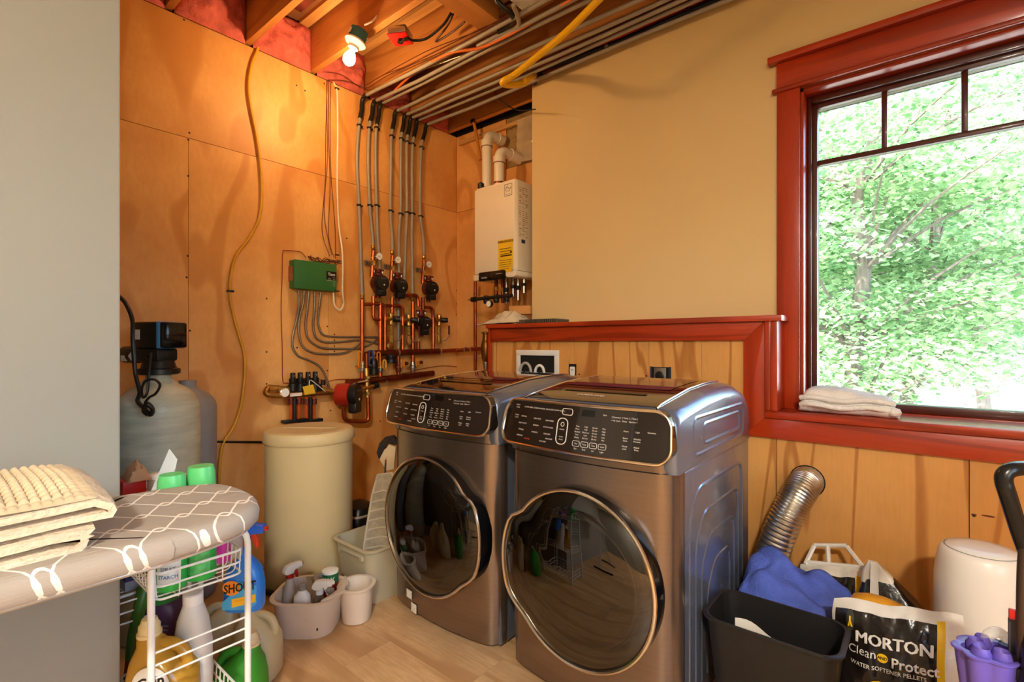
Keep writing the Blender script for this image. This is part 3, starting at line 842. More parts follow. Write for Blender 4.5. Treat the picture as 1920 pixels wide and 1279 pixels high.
for i, pts in enumerate(TUBES):
    XW = .028
    P = [pX(a, b_, .055 if k_ == 0 else XW) for k_, (a, b_) in enumerate(pts)]
    top = P[-1]
    yr = top.y + .012
    zr = 3.066 - .004 * (i % 2)
    t = T('heating_tube', ORD[i] + ' grey heating tube from the left on the plywood wall, running on along the ceiling', 'tube', P[0], group='grey heating tubes')
    wall = sp(P, 6)
    wob = lambda x: yr + .012 * math.sin(x * 2.1 + i) + .012 * (x - .2)
    bend = fillet([top, Vector((XW, (top.y + yr) / 2, zr)), Vector((.22, yr, zr))], .12, 7)
    run = [Vector((x, wob(x), zr)) for x in [.22 + .3 * k_ for k_ in range(14)]]
    full = wall + bend[1:] + run[1:]
    MB().tube(full, .012, 8).build('tubing', PEXG, t, smooth=60)
    MB().tube([wall[-5], wall[-3]] + bend[:-1], .016, 8).build('bend_support', bendm, t, smooth=60)
    MB().lathe([(.013, 0), (.016, .004), (.016, .022), (.012, .03)], 10, along(P[0], P[1])).build('end_fitting', BRASS, t)
    for cy in CLIPY[i]:
        # point on tube at that image height
        best = min(wall, key=lambda p: abs((HZ - FPX * (p.z - CAM.z) / (p - CAM).dot(FWD)) - cy))
        MB().lathe([(.016, -.006), (.017, 0), (.016, .006)], 10, Matrix.Translation(best)).bx(0, XW, best.y + .012, best.y + .034, best.z - .005, best.z + .005).build('tube_clip', BLACK, t)

def cable(name, pts, r, m, label, cat='cable', k=6, n=6, group=None, smooth=True):
    return MB().tube(sp(pts, k) if smooth else pts, r, n).build(name, m, label=label, cat=cat, group=group, smooth=60)

# ------------------------------------------------------------------ things under the joists
def C(px, py, z=3.08): return pZ(px, py, z)
cable('gas_hose', [C(1150, -30, 3.05), C(1120, 2, 3.0), C(1060, 62, 2.93), C(1000, 112, 2.86), C(965, 140, 2.82), C(947, 150, 2.80), C(943, 156, 2.80), C(955, 159, 2.82), C(978, 157, 2.86), C(992, 148, 2.92), pY(1004, 140, -.25)], .019, YEL, 'bright yellow hose looping down below the ceiling tubes', 'hose', 8, 10)
cable('red_tube', [pY(1000, 158, -.30), pY(996, 145, -.31), pY(1010, 128, -.32), pY(1037, 115, -.33), pY(1095, 92, -.33), pY(1150, 73, -.32), pY(1250, 28, -.32), pY(1345, -14, -.32)], .011, mat('red_tubing', '#b81c12', .35), 'red water tube along the top of the tan wall', 'tube')
cable('blue_tube', [pY(1004, 158, -.298), pY(1003, 147, -.30), pY(1022, 128, -.302), pY(1060, 116, -.302), pY(1150, 82, -.302), pY(1250, 40, -.302), pY(1372, -14, -.302)], .013, mat('blue_tubing', '#17243c', .4), 'dark blue water tube hugging the top of the tan wall', 'tube')
for k_, (px, py) in enumerate(((1138, 84), (1292, 16), (1012, 138))):
    q = pY(px, py, -.305)
    MB().lathe([(.017, -.012), (.018, 0), (.017, .012)], 10, AX(q)).build('pipe_clamp', STEEL if k_ == 0 else BLACK, label=('grey clamp joining the red and blue tubes', 'black clamp on the dark blue tube high on the tan wall', 'black clamp where the dark blue tube drops at the drywall corner')[k_], cat='clamp')
cable('orange_cable', [C(740, 170, 3.07), C(775, 138, 3.07), C(840, 101, 3.06), C(900, 90, 3.05), C(950, 68, 3.05), C(1000, 40, 3.06), C(1060, 6, 3.06), C(1090, -15, 3.06)], .008, mat('orange_cable', '#e0702a', .5), 'orange cable crossing above the grey ceiling tubes')
cable('black_conduit', [C(690, 178, 3.08), C(760, 142, 3.085), C(850, 110, 3.085), C(910, 90, 3.085)], .007, STEEL, 'thin metal armoured cable along the joist bottom above the tubes')
for k_, pts in enumerate(([(690, 165), (730, 140), (780, 118), (850, 88), (900, 62), (945, 35), (962, 28)], [(686, 160), (740, 128), (800, 96), (860, 72), (905, 54), (962, 22)], [(690, 158), (720, 140), (760, 125), (800, 105), (850, 80), (910, 50), (958, 34)], [(612, 135), (640, 140), (670, 160), (692, 165)], [(616, 150), (650, 152), (690, 168)])):
    cable('thin_wire', [C(a, b_, 3.075) for a, b_ in pts], .0028, mat('brown_wire', '#5a2a1a', .5), ('lowest thin brown wire of three under the joists', 'topmost thin brown wire of three under the joists', 'middle thin brown wire of three under the joists', 'upper thin brown wire leaving the wall top near the bulb', 'lower thin brown wire leaving the wall top near the bulb')[k_], 'wire', group='thin wires under the joists', n=5)
cable('black_cable_bundle', [C(925, -15, 3.15), C(935, 5, 3.1), C(955, 22, 3.07), C(962, 35, 3.07), C(955, 47, 3.08), C(935, 60, 3.08)], .014, BLACK, 'black cable bundle by the corner of the drywalled ceiling', n=8)
cable('grey_conduit', [C(962, 10, 3.06), C(972, 35, 3.06), C(968, 52, 3.07), C(930, 68, 3.07), C(895, 86, 3.07)], .012, PEXG, 'grey conduit end beside the black cable bundle', n=8)
cable('black_wire_loop', [C(925, 165, 3.08), C(933, 182, 3.07), C(955, 200, 3.0), C(975, 207, 2.9), C(1004, 205, 2.82)], .004, BLACK, 'thin black wire drooping towards the tan wall corner', 'wire')
# orange pipes above the boiler on the back wall
for k_, (a, b_, yy) in enumerate((((832, 246), (912, 214), -.06), ((895, 225), (1000, 185), -.10))):
    cable('orange_pipe', [pY(a[0], a[1], yy), pY(b_[0], b_[1], yy)], .014, mat('orange_pipe', '#d0853a', .4), ('left piece of orange pipe under the ceiling above the boiler', 'right piece of orange pipe under the ceiling above the boiler')[k_], 'pipe', n=10, smooth=False)
cable('orange_riser', [pY(888, 228, -.10), pY(893, 252, -.10), pY(901, 300, -.12)], .013, MATS['orange_pipe'], 'short orange pipe dropping behind the white vent pipes', 'pipe', n=10)
MB().lathe([(.018, -.02), (.02, 0), (.018, .02)], 10, AX(pY(888, 227, -.10))).build('pipe_tee', BLACK, label='dark tee fitting joining the orange pipes', cat='fitting')
MB().bx(.05, 1.025, -.03, -.005, 3.0, 3.03).build('ledger_strip', strip, label='pale wood strip along the top of the back plywood', cat='wood strip', smooth=0)

# bulb
bp = Vector((.60, -1.395, 3.0))
t = T('bulb_fixture', 'lit bare bulb in a teal lamp holder on a joist', 'light fixture', (bp.x, bp.y, 2.93))
dx = Vector((-.25, -.25, -1)).normalized()
M = along(bp - dx * .075, bp + dx)
MB().lathe([(.052, -.028), (.052, .03), (.045, .034)], 8, M).build('junction_box', mat('teal_box', '#2b6a74', .5), t, smooth=30)
MB().bx(-.014, .014, -.0535, -.0515, -.01, .018, M).build('box_label', mat('sticker'), t, smooth=0)
MB().lathe([(.057, .034), (.06, .044), (.05, .056), (.03, .066), (.028, .08), (.024, .082)], 24, M).build('lamp_holder', WHITEP, t)
MB().lathe([(.014, .082), (.017, .1), (.03, .125), (.034, .145), (.03, .165), (.016, .178), (0, .181)], 20, M).build('bulb', mat('lit_bulb', '#ffffff', .5, var=0, emit='#ffd9a0', es=22), t)
pl = bpy.data.lights.new('bulb_light', 'POINT'); pl.energy = 10.5; pl.color = (1.0, .58, .24); pl.shadow_soft_size = .03
po = bpy.data.objects.new('bulb_light', pl); COL.objects.link(po); po.parent = t
po.location = (M @ Vector((0, 0, .235))) - BASE[t]
cable('lamp_cable', [C(683, 47, 3.09), C(700, 38, 3.12), C(715, 20, 3.2), C(748, -3, 3.25)], .005, WHITEP, 'white cable from the bulb fixture up the joist')
# red boxed outlet
rb = Vector((.82, -1.235, 3.03))
t = T('junction_box', 'metal junction box with red cover and black cord beside the bulb', 'junction box', rb)
M = RZ(.5, rb)
MB().box((0, 0, .035), (.11, .11, .045), M).build('box_body', STEEL, t, bevel=.01)
MB().box((0, 0, .008), (.115, .115, .008), M).build('cover', mat('red_cover', '#d3201a', .4), t, bevel=.003)
MB().lathe([(.017, -.012), (.017, .003)], 14, M).build('socket', BLACK, t)
q = M @ Vector((.05, -.02, -.004))
MB().tube(sp([M @ Vector((0, 0, -.01)), q, C(775, 76, 3.03), C(800, 72, 3.05), C(830, 48, 3.08), C(846, 24, 3.12)], 6), .007, 8).build('cord', BLACK, t)
cable('dark_branch_cable', [C(850, 26, 3.12), C(838, 50, 3.1), C(817, 78, 3.09), C(845, 62, 3.1), C(871, 41, 3.1)], .006, mat('brown_cable', '#54301e', .5), 'dark brown cable bent into a V by the red-covered box')

# ------------------------------------------------------------------ left wall cables
def Wl(pts, x): return [pX(a, b_, x) for a, b_ in pts]
ye = Wl([(484, 84), (482, 95), (472, 120), (466, 160), (470, 200), (482, 260), (490, 330), (488, 400), (468, 445), (440, 485), (431, 546), (440, 600), (457, 660), (459, 700), (452, 760), (438, 800), (420, 828), (413, 860), (411, 910), (418, 980)], .014)
t = T('yellow_gas_tube', 'thin yellow tube snaking down the plywood wall', 'tube', ye[-1])
MB().tube(sp(ye, 5), .0085, 8).build('tubing', mat('ochre_tube', '#d9a02a', .45, var=.1), t, smooth=60)
q = pX(432, 546, .014)
MB().bx(0, .024, q.y - .018, q.y + .018, q.z - .006, q.z + .006).build('tube_clip', BLACK, t, bevel=.002)
cable('overflow_tube', Wl([(372, 828), (440, 829), (520, 829), (600, 829)], .015), .007, BLACK, 'black horizontal tube running along the plywood behind the tanks', 'tube')
t = T('white_control_cable', 'white cable hanging down the plywood to the green control box', 'cable', pX(625, 585, .02))
wc = Wl([(612, 132), (620, 142), (627, 158), (632, 175), (633, 260), (632, 340), (635, 420), (631, 480), (631, 545), (637, 570), (630, 582), (620, 573), (618, 550)], .012)
for k_ in range(7, 13): wc[k_].x = .085 if k_ < 9 else .06
MB().tube(sp(wc, 6), .006, 8).build('cable_jacket', mat('ivory_cable', '#efe3c8', .45), t, smooth=60)
for py in (166, 478, 546):
    q = pX(632, py, .08 if py > 200 else .012)
    MB().box((q.x, q.y, q.z), (.014, .03, .008)).build('cable_clip', BLACK, t, bevel=.002)
for k_, pts in enumerate(([(613, 134), (613, 200), (614, 300), (608, 400), (616, 480)], [(617, 138), (616, 240), (619, 350), (616, 440), (620, 484)], [(621, 146), (619, 220), (621, 330), (628, 420), (623, 486)], [(614, 146), (611, 250), (610, 340), (604, 430), (612, 482)])):
    W_ = Wl(pts, .008); W_[-1].x = .05
    cable('thermostat_wire', W_, .0026, mat('red_brown_wire', '#6e2a18', .5), ('second thin wire from the left above the green box', 'third thin wire from the left above the green box', 'rightmost thin wire of the four above the green box', 'leftmost thin wire of the four above the green box')[k_], 'wire', group='thin wires above the green box', n=5)
cable('red_sensor_wire', Wl([(574, 484), (566, 474), (556, 471), (536, 470), (530, 474), (529, 520), (527, 580), (529, 650), (530, 712), (536, 718), (548, 718)], .007), .0028, mat('red_wire', '#93291a', .5), 'red wire outlining the left of the green control box', 'wire', n=5)
cable('red_sensor_wire', Wl([(600, 722), (625, 713), (655, 711), (700, 712), (750, 702), (790, 692), (830, 686), (856, 688)], .01), .0028, MATS['red_wire'], 'red wire running low across the wall behind the dryer', 'wire', n=5)

# green control box
a, b_, c = pX(552, 486, .07), pX(552, 540, .07), pX(631, 549, .07)
t = T('zone_control_box', 'green zone control box mounted on the plywood wall', 'control box', ((0, (a.y + c.y) / 2, c.z)))
GREEN = mat('green_enamel', '#2f6a34', .4, var=.04)
MB().bx(.001, .06, a.y, c.y, b_.z, a.z).build('box_body', GREEN, t, bevel=.004)
MB().bx(.06, .072, a.y - .001, c.y + .001, b_.z - .002, a.z + .001).build('cover', GREEN, t, bevel=.004)
MB().bx(.0, .05, a.y - .004, a.y - .001, b_.z + .05, a.z - .04).build('side_label', mat('copper_label', '#a0603a', .5, var=.3, vs=60), t, smooth=0)
lx0, lx1, lz0, lz1 = c.y - .075, c.y - .002, b_.z + .075, a.z - .05
MB().bx(.0725, .0735, lx0, lx1, lz0, lz1).build('label_plate', BLACKG, t, smooth=0)
lt = MB(); lt.text('Taco', .026, lambda x, y: (.0745, (lx0 + lx1) / 2 + x, lz1 - .02 + y), bold=.02)
for k_, s in enumerate(('ZONE', 'CONTROL')): lt.text(s, .008, lambda x, y: (.0745, lx0 + .022 + x, lz1 - .05 - .012 * k_ + y))
for k_ in range(6): lt.text('ZONE %d' % (k_ + 1), .006, lambda x, y: (.0745, lx1 - .017 + x, lz1 - .04 - .011 * k_ + y))
lt.build('label_lettering', LETW, t, kind='stuff', smooth=0)
random.seed(3)
mess = MB()
for k_ in range(6):
    pts = [Vector((.03 + random.uniform(-.015, .02), a.y + .12 + .25 * (j / 9) + random.uniform(-.02, .02), a.z + .012 + random.uniform(-.006, .03))) for j in range(9)]
    mess.tube(sp(pts, 4), .0026, 5)
mess.build('wire_tangle', MATS['brown_wire'], t, kind='stuff', smooth=60)
# armoured cables under the box
ARM = mat('armoured_cable', '#8d7f6c', .4, .6, var=.25, vs=160, stretch=(.2, .2, 1))
arms = [[(557, 545), (558, 575), (556, 600), (549, 630), (549, 652), (560, 668), (580, 676), (598, 686), (608, 700), (614, 716), (617, 728)],
        [(567, 546), (566, 570), (561, 600), (561, 630), (568, 650), (585, 661), (610, 664), (645, 662), (665, 652), (680, 636)],
        [(576, 547), (574, 575), (573, 610), (577, 633), (590, 646), (608, 653), (640, 654), (665, 654), (690, 648), (708, 636)],
        [(587, 548), (587, 580), (587, 610), (592, 632), (606, 641), (625, 642), (650, 640), (670, 638), (690, 640), (708, 645)],
        [(598, 549), (596, 575), (596, 600), (601, 622), (612, 630), (640, 632), (680, 632), (725, 633)]]
for k_, pts in enumerate(arms):
    W_ = Wl(pts, .014); W_[0].x = .035; W_[1].x = .03
    cable('armoured_cable', W_, .0075, ARM, ORD[k_] + ' armoured cable from the left under the green box', 'cable', group='armoured cables under the green box', n=8)
# ------------------------------------------------------------------ heating manifold on the plywood wall
PX_ = .075     # pipe centre line distance from the wall
def P(px, py, x=PX_): return pX(px, py, x)
def pipe(pts, r, n=10, f=.03): return MB().tube(fillet([P(*q) if len(q) == 2 else P(q[0], q[1], q[2]) for q in pts], f, 4), r, n)
def ferrule(mb, a, b_, r, L=.02):
    mb.cyl(a, Vector(a) + (Vector(b_) - Vector(a)).normalized() * L, r, 10)
R1 = .0135
sup = T('supply_header', 'thick upper copper header pipe with soldered risers across the plywood wall', 'pipework', P(760, 660))
hdr = fillet([P(690, 665), P(824, 659, .08)], .03)
MB().tube([P(687, 690, .09), P(687, 664, .09)] + [P(692, 663, .08), P(824, 659, .08)], .023, 14).build('header_pipe', COPPERD, sup, smooth=50)
MB().tube([P(824, 659, .08), P(840, 657.5, .08), Vector((.08, -.1, P(850, 657, .08).z)), Vector((.1, -.08, P(850, 657, .08).z)), pY(905, 654, -.08), pY(930, 651, -.08)], .016, 12).build('header_pipe', COPPER, sup, smooth=50)
for px, py in ((698, 663), (746, 661), (824, 659), (873, 655), (884, 655)):
    q = P(px, py, .08) if px < 850 else pY(px, py, -.08)
    d = Vector((0, 1, 0)) if px < 850 else Vector((1, 0, 0))
    MB().cyl(q - d * .007, q + d * .007, .027 if px < 830 else .02, 14).build('solder_collar', mat('solder_silver', '#c9beb0', .3, .9), sup)
pipe([(722, 575), (722, 660)], R1).build('riser_pipe', COPPER, sup)
pipe([(755, 577), (755, 658)], R1).build('riser_pipe', COPPER, sup)
pipe([(812, 577), (812, 657)], R1).build('riser_pipe', COPPER, sup)
pipe([(784, 640), (784, 658)], R1).build('riser_pipe', COPPERD, sup)
pipe([(679, 571), (721, 570), (722, 595)], R1, f=.04).build('crossover_pipe', COPPER, sup)
pipe([(724, 573.5), (754, 573), (755, 595)], R1, f=.04).build('crossover_pipe', COPPER, sup)
pipe([(794, 576), (811, 576), (812, 596)], R1, f=.04).build('crossover_pipe', COPPER, sup)
pipe([(757, 545), (758, 554), (783, 553), (784, 575)], R1, f=.04).build('crossover_pipe', COPPER, sup)
pipe([(700, 555), (700, 600), (716, 600)], R1, f=.04).build('pump_tail_pipe', COPPER, sup)
pipe([(735, 558), (735, 601), (750, 601)], R1, f=.04).build('pump_tail_pipe', COPPER, sup)
pipe([(793, 558), (793, 601), (807, 601)], R1, f=.04).build('pump_tail_pipe', COPPERD, sup)
ret = T('return_header', 'lower copper return header with vertical drop pipes behind the dryer', 'pipework', P(720, 714))
MB().tube([P(650, 718, .07), P(690, 714, .08), P(780, 704, .08), P(812, 700, .08)], .023, 14).build('header_pipe', COPPERD, ret, smooth=50)
for px, y0, y1, m_ in ((679, 562, 712, COPPER), (713, 568, 711, COPPER), (747, 655, 706, COPPERD), (774, 566, 704, COPPER)):
    pipe([(px, y0), (px, y1)], .0145).build('drop_pipe', m_, ret)
    q = P(px, 688)
    MB().lathe([(.018, -.04), (.021, -.03), (.021, -.012), (.026, -.008), (.026, .008), (.021, .012), (.021, .03), (.018, .04)], 12, Matrix.Translation(q)).build('ball_valve', STEEL if px != 747 else BRONZE, ret)
MB().cyl(P(722, 711) - Vector((0, .007, 0)), P(722, 711) + Vector((0, .007, 0)), .027, 14).build('solder_collar', MATS['solder_silver'], ret)
ORH = mat('orange_lever', '#e58a1e', .4); BLH = mat('blue_lever', '#2c4a8c', .4)
for k_, (px, py, m_, nm) in enumerate(((675, 674, ORH, 'leftmost'), (710, 675, ORH, 'second'), (721, 683, mat('yellow_lever', '#e8b020', .4), 'yellow'), (755, 682, ORH, 'third'), (783, 680, ORH, 'rightmost'), (695.5, 672, BLH, 'blue'))):
    q = P(px, py, .115)
    h = .055 if k_ in (0, 1, 5) else .03
    t = T('valve_lever', {'leftmost': 'orange valve lever on the leftmost drop pipe', 'second': 'orange valve lever on the second drop pipe', 'yellow': 'small yellow valve knob below the thick header', 'third': 'orange valve knob below the header near the black actuator', 'rightmost': 'orange valve knob on the rightmost drop pipe', 'blue': 'blue valve lever by the left end of the thick header'}[nm], 'valve', q - Vector((0, 0, h)))
    MB().tube([q + Vector((0, x, z)) for x, z in rrect(.013, h, .012, 4)], .005, 6, closed=True).build('lever', m_, t)
    MB().cyl(q - Vector((.045, 0, h * .9)), q + Vector((.004, 0, -h * .9)), .008, 8).build('stem', BRASS, t)
    if k_ in (3, 4): MB().cyl(q + Vector((-.02, .03, 0)), q + Vector((-.02, .06, 0)), .014, 10).build('knob', BRONZE, t)
# black actuators below the header
for k_, (px, py, a, b_) in enumerate(((701, 688, .03, .06), (733, 672, .04, .035))):
    q = P(px, py, .11)
    t = T('zone_actuator', ('tall black ribbed actuator left of the drop pipes', 'short black actuator hanging under the thick header')[k_], 'actuator', q - Vector((0, 0, b_)))
    MB().lathe([(a * .8, -b_), (a, -b_ * .9), (a, -b_ * .3), (a * .85, -b_ * .25), (a * .95, 0), (a * .95, b_ * .6), (a * .6, b_)], 16, Matrix.Translation(q)).build('housing', BLACK, t)
    for z in (-.7, -.5, -.3): MB().lathe([(a * 1.04, z * b_ - .004), (a * 1.04, z * b_ + .004)], 16, Matrix.Translation(q)).build('rib', BLACK, t)
q = P(731, 649, .10)
MB().lathe([(.024, -.01), (.03, -.006), (.03, .012), (.022, .016)], 20, AX(q)).build('air_vent', BRASS, label='round brass air vent cap sitting above the thick header', cat='vent')

# circulator pumps
def pump(name, px, py, label, red=False):
    q = P(px, py, .0)
    t = T(name, label, 'pump', (q.x, q.y, q.z), local=True, group='circulator pumps')
    MB().lathe([(.03, .05), (.052, .055), (.055, .07), (.055, .1)], 20, AX()).build('motor_housing', BRONZE, t)
    MB().lathe([(.054, .1), (.054, .135), (.05, .143), (.0, .146)], 24, AX()).build('control_face', BLACK, t)
    MB().prism([(-.032, -.02), (-.036, -.085), (-.028, -.092), (.028, -.092), (.036, -.085), (.032, -.02)], .09, .132, AX()).build('terminal_box', BLACK, t, bevel=.005)
    for s in (1, -1):
        fl = MB().lathe([(.02, 0), (.03, .004), (.03, .012), (.022, .016), (.018, .05)], 12, MAT((PX_, 0, s * .055), (1, 0, 0), (0, s, 0), (0, 0, s))).build('pipe_flange', BRONZE, t)
    MB().bx(PX_ - .012, PX_ + .012, -.045, .045, .09, .104).build('flange_plate', BRONZE, t, bevel=.003)
    for s in (-1, 1):
        MB().lathe([(.007, 0), (.007, .03)], 6, Matrix.Translation(Vector((PX_ + .004, s * .036, .075)))).build('bolt', STEEL, t)
    MB().lathe([(.006, .146), (.005, .149)], 10, AX((0, .004, -.015))).build('indicator', LETW, t, smooth=0)
    lt = MB().text('GRUNDFOS', .009, lambda x, y: (.1465, x, .03 + y)).text('ALPHA', .011, lambda x, y: (.133, x, -.055 + y))
    lt.build('pump_lettering', mat('grey_lettering', '#9a948c', .5), t, smooth=0)
    return t
p1 = pump('circulator_pump', 697, 533, 'leftmost black-faced pump of the upper row of three')
for (px, py, lb) in ((733, 539, 'middle black-faced pump of the upper row of three'), (791.5, 543, 'rightmost black-faced pump of the upper row of three'), (778, 607, 'black-faced pump set low between two mixing valves')):
    q = P(px, py, .0); copy_tree(p1, None, q, None, lb)
# gauges, brackets, nipples above the pumps
def gauge(px, py, label):
    q = P(px, py, .12)
    t = T('pressure_gauge', label, 'gauge', q, local=True, group='white dial gauges')
    MB().lathe([(.02, -.03), (.026, -.012), (.0285, -.01), (.0285, .008), (.025, .01)], 24, AX()).build('gauge_case', CHROME, t)
    MB().lathe([(.0245, .0105), (.0245, .0115)], 24, AX()).build('dial', WHITEP, t, smooth=0)
    MB().bx(.0117, .0125, -.014, .006, -.0012, .0012).build('needle', BLACK, t, smooth=0)
    MB().cyl((-.03, 0, 0), (-.045, -.03, -.01), .007, 8).build('gauge_stem', BRASS, t)
    return t
g1 = gauge(710, 481, 'white dial gauge above the leftmost upper pump')
for px, py, lb in ((745, 487.5, 'white dial gauge above the middle upper pump'), (803, 496, 'white dial gauge above the rightmost upper pump')):
    copy_tree(g1, None, P(px, py, .12), None, lb)
for k_, (px, y0, y1, by) in enumerate(((700, 470, 520, 493), (736, 480, 526, 500), (795, 488, 532, 506))):
    t = T('pump_nipple', ('copper nipple with bracket joining the leftmost upper pump to its tube', 'copper nipple with bracket joining the middle upper pump to its tube', 'copper nipple with bracket joining the rightmost upper pump to its tube')[k_], 'pipe fitting', P(px, y1))
    pipe([(px, y0), (px - 3, y1)], .014).build('nipple', COPPER, t)
    a = P(px, y0 + 24); MB().lathe([(.019, -.02), (.022, -.012), (.022, .012), (.019, .02)], 8, Matrix.Translation(a)).build('union_nut', BRASS, t, smooth=20)
    q = P(px - 9, by, .02)
    MB().bx(.018, .026, q.y - .035, q.y + .02, q.z - .02, q.z + .016).build('bracket_plate', STEEL, t, bevel=.003)
    for dy in (-.02, .005): MB().lathe([(.005, 0), (.005, .003)], 8, AX((.026, q.y + dy, q.z))).build('bolt', BLACK, t)
    MB().bx(.026, PX_ + .01, q.y + .008, q.y + .02, q.z - .008, q.z + .004).build('bracket_arm', STEEL, t)
    b_ = P(px + 8, (by + y1) / 2 + 4, .09)
    MB().lathe([(.01, -.01), (.014, 0), (.01, .01)], 8, Matrix.Translation(b_)).build('drain_cock', BRONZE, t)
# mixing valves
def mixer(px, py, label):
    q = P(px, py, .0)
    t = T('mixing_valve', label, 'valve', q, local=True, group='mixing valves')
    MB().lathe([(.016, -.045), (.022, -.04), (.022, -.022), (.018, -.02), (.018, .02), (.022, .022), (.022, .04), (.016, .045)], 12, Matrix.Translation(Vector((PX_, 0, 0)))).build('valve_body', BRASS, t, smooth=25)
    MB().cyl((PX_, -.05, 0), (PX_, 0, 0), .019, 10).build('side_port', BRASS, t)
    MB().lathe([(.017, 0), (.021, .006), (.021, .05), (.018, .056)], 16, MAT((PX_ + .015, .005, 0), (0, 0, 1), (.75, -.66, 0), (.66, .75, 0))).build('black_knob', BLACK, t)
    MB().lathe([(.0165, .056), (.0165, .059)], 16, MAT((PX_ + .015, .005, 0), (0, 0, 1), (.75, -.66, 0), (.66, .75, 0))).build('knob_end', mat('red_white_cap', '#d9b8b0', .5, var=.3, vs=60), t)
    MB().lathe([(.019, -.11), (.019, -.1), (.015, -.098), (.015, -.085), (.019, -.083), (.019, -.07), (.015, -.068), (.015, -.05)], 10, Matrix.Translation(Vector((PX_, 0, 0)))).build('check_valve', BRASS, t, smooth=25)
    MB().lathe([(.017, -.19), (.021, -.18), (.021, -.15), (.017, -.14), (.017, -.12)], 10, Matrix.Translation(Vector((PX_, 0, 0)))).build('ball_valve', BRASS, t, smooth=25)
    MB().tube(fillet([(PX_ + .02, .01, -.165), (PX_ + .05, .03, -.16), (PX_ + .05, .06, -.12), (PX_ + .05, .06, -.05)], .02), .005, 6).build('valve_handle', STEEL, t)
    MB().tube([(PX_ + .05, .06, -.115), (PX_ + .05, .06, -.045)], .008, 6).build('handle_grip', BRONZE, t)
    return t
m1 = mixer(722, 599, 'leftmost brass mixing valve with black knob below the pumps')
for px, py, lb in ((755, 601, 'middle brass mixing valve with black knob below the pumps'), (812, 601, 'rightmost brass mixing valve with black knob below the pumps')):
    copy_tree(m1, None, P(px, py, 0), None, lb)
# big red pump, lower left
q = P(640, 738, .0)
t = T('red_circulator_pump', 'large red pump with black face beside the beige tank', 'pump', q, local=True)
REDP = mat('red_casting', '#b02a18', .4, .1)
Mp = MAT((.09, -.03, 0), (0, 0, 1), (.55, -.83, 0), (.83, .55, 0))
MB().lathe([(.045, -.05), (.075, -.045), (.078, .0), (.075, .045), (.06, .05)], 24, Mp).build('pump_casting', REDP, t)
MB().lathe([(.072, .05), (.074, .09), (.066, .1), (0, .104)], 24, Mp).build('control_face', BLACK, t)
MB().prism([(-.05, -.045), (-.115, -.05), (-.12, -.04), (-.12, .04), (-.115, .05), (-.05, .045)], .045, .1, Mp).build('terminal_box', BLACK, t, bevel=.006)
MB().lathe([(.009, .104), (.007, .107)], 10, Mp @ Matrix.Translation(Vector((-.03, .0, 0)))).build('indicator', LETW, t, smooth=0)
MB().text('GRUNDFOS', .014, lambda x, y: Mp @ Vector((.03 + y, -x, .1045))).build('pump_lettering', MATS['grey_lettering'], t, smooth=0)
lp = T('fill_loop', 'brass cross valve and copper loop to the right of the red pump', 'pipework', P(690, 790))
for pts, r, m_ in (([(660, 732, .10), (689, 727, .10)], .016, BRASS), ([(687, 690, .09), (689, 745, .10)], .018, BRASS), ([(689, 726, .10), (705, 722, .10)], .014, BRASS)):
    pipe(pts, r).build('brass_pipe', m_, lp)
pipe([(690, 743, .10), (691, 791, .10), (645, 789, .08), (643, 758, .08)], .0145, f=.04).build('copper_loop', COPPER, lp)
for px, py in ((672, 730), (689, 708), (689, 738)):
    MB().lathe([(.02, -.012), (.024, -.008), (.024, .008), (.02, .012)], 8, Matrix.Translation(P(px, py, .10)) if py != 730 else Matrix.Translation(P(px, py, .10)) @ Matrix.Rotation(PI / 2, 4, 'X')).build('hex_union', BRASS, lp, smooth=20)
MB().cyl(P(700, 724, .1), P(708, 721, .1), .024, 12).build('drain_cap', BLACK, lp)
MB().tube(fillet([P(655, 724, .12), P(668, 718, .13), P(690, 714, .13)], .02), .007, 6).build('lever', CHROME, lp)
# black floor-heat manifold, left
mf = T('floor_heat_manifold', 'black manifold with four flow actuators above the beige tank', 'manifold', P(570, 745))
pipe([(540, 732, .10), (600, 728, .10)], .03, 14).build('manifold_body', BLACK, mf)
pipe([(503, 727, .09), (496, 739, .11), (515, 742, .12), (600, 737, .12), (622, 736, .10)], .017, 10, .05).build('lower_bar', mat('aged_brass', '#94642f', .4, .85, var=.3, vs=14), mf)
pipe([(503, 727, .09), (540, 731, .10)], .02, 10).build('inlet_pipe', BRASS, mf)
for px in (511, 519): 
    MB().cyl(P(px, 730, .09), P(px + 4, 730, .09), .026, 10).build('hex_union', BRASS, mf, smooth=20)
MB().lathe([(.026, -.02), (.029, 0), (.029, .01), (.026, .012)], 20, AX(P(533, 736, .15))).build('gauge_case', CHROME, mf)
MB().lathe([(.025, .0125), (.025, .014)], 20, AX(P(533, 736, .15))).build('gauge_dial', WHITEP, mf, smooth=0)
for k_, px in enumerate((549, 563, 577.5, 591)):
    q0 = P(px, 727, .11); top = P(px, 699 - k_ * .8, .11).z
    h = top - q0.z
    ac = MB().lathe([(.026, -.02), (.026, h * .25), (.02, h * .3), (.023, h * .36), (.023, h * .6), (.016, h * .64), (.015, h * .98), (.012, h)], 14, Matrix.Translation(q0)).build('flow_actuator', BLACK, mf)
    MB().text(str(k_ + 1), .018, lambda x, y: (q0.x + .0165, q0.y + x, q0.z + h * .8 + y)).build('actuator_number', LETW, ac, smooth=0)
    pipe([(px - 3, 744, .10), (px - 3, 790, .08)], .0115).build('loop_tube', PEXO, mf)
    MB().lathe([(.02, -.02), (.02, .015)], 10, Matrix.Translation(P(px - 3, 752, .1))).build('tube_union', BRONZE, mf)
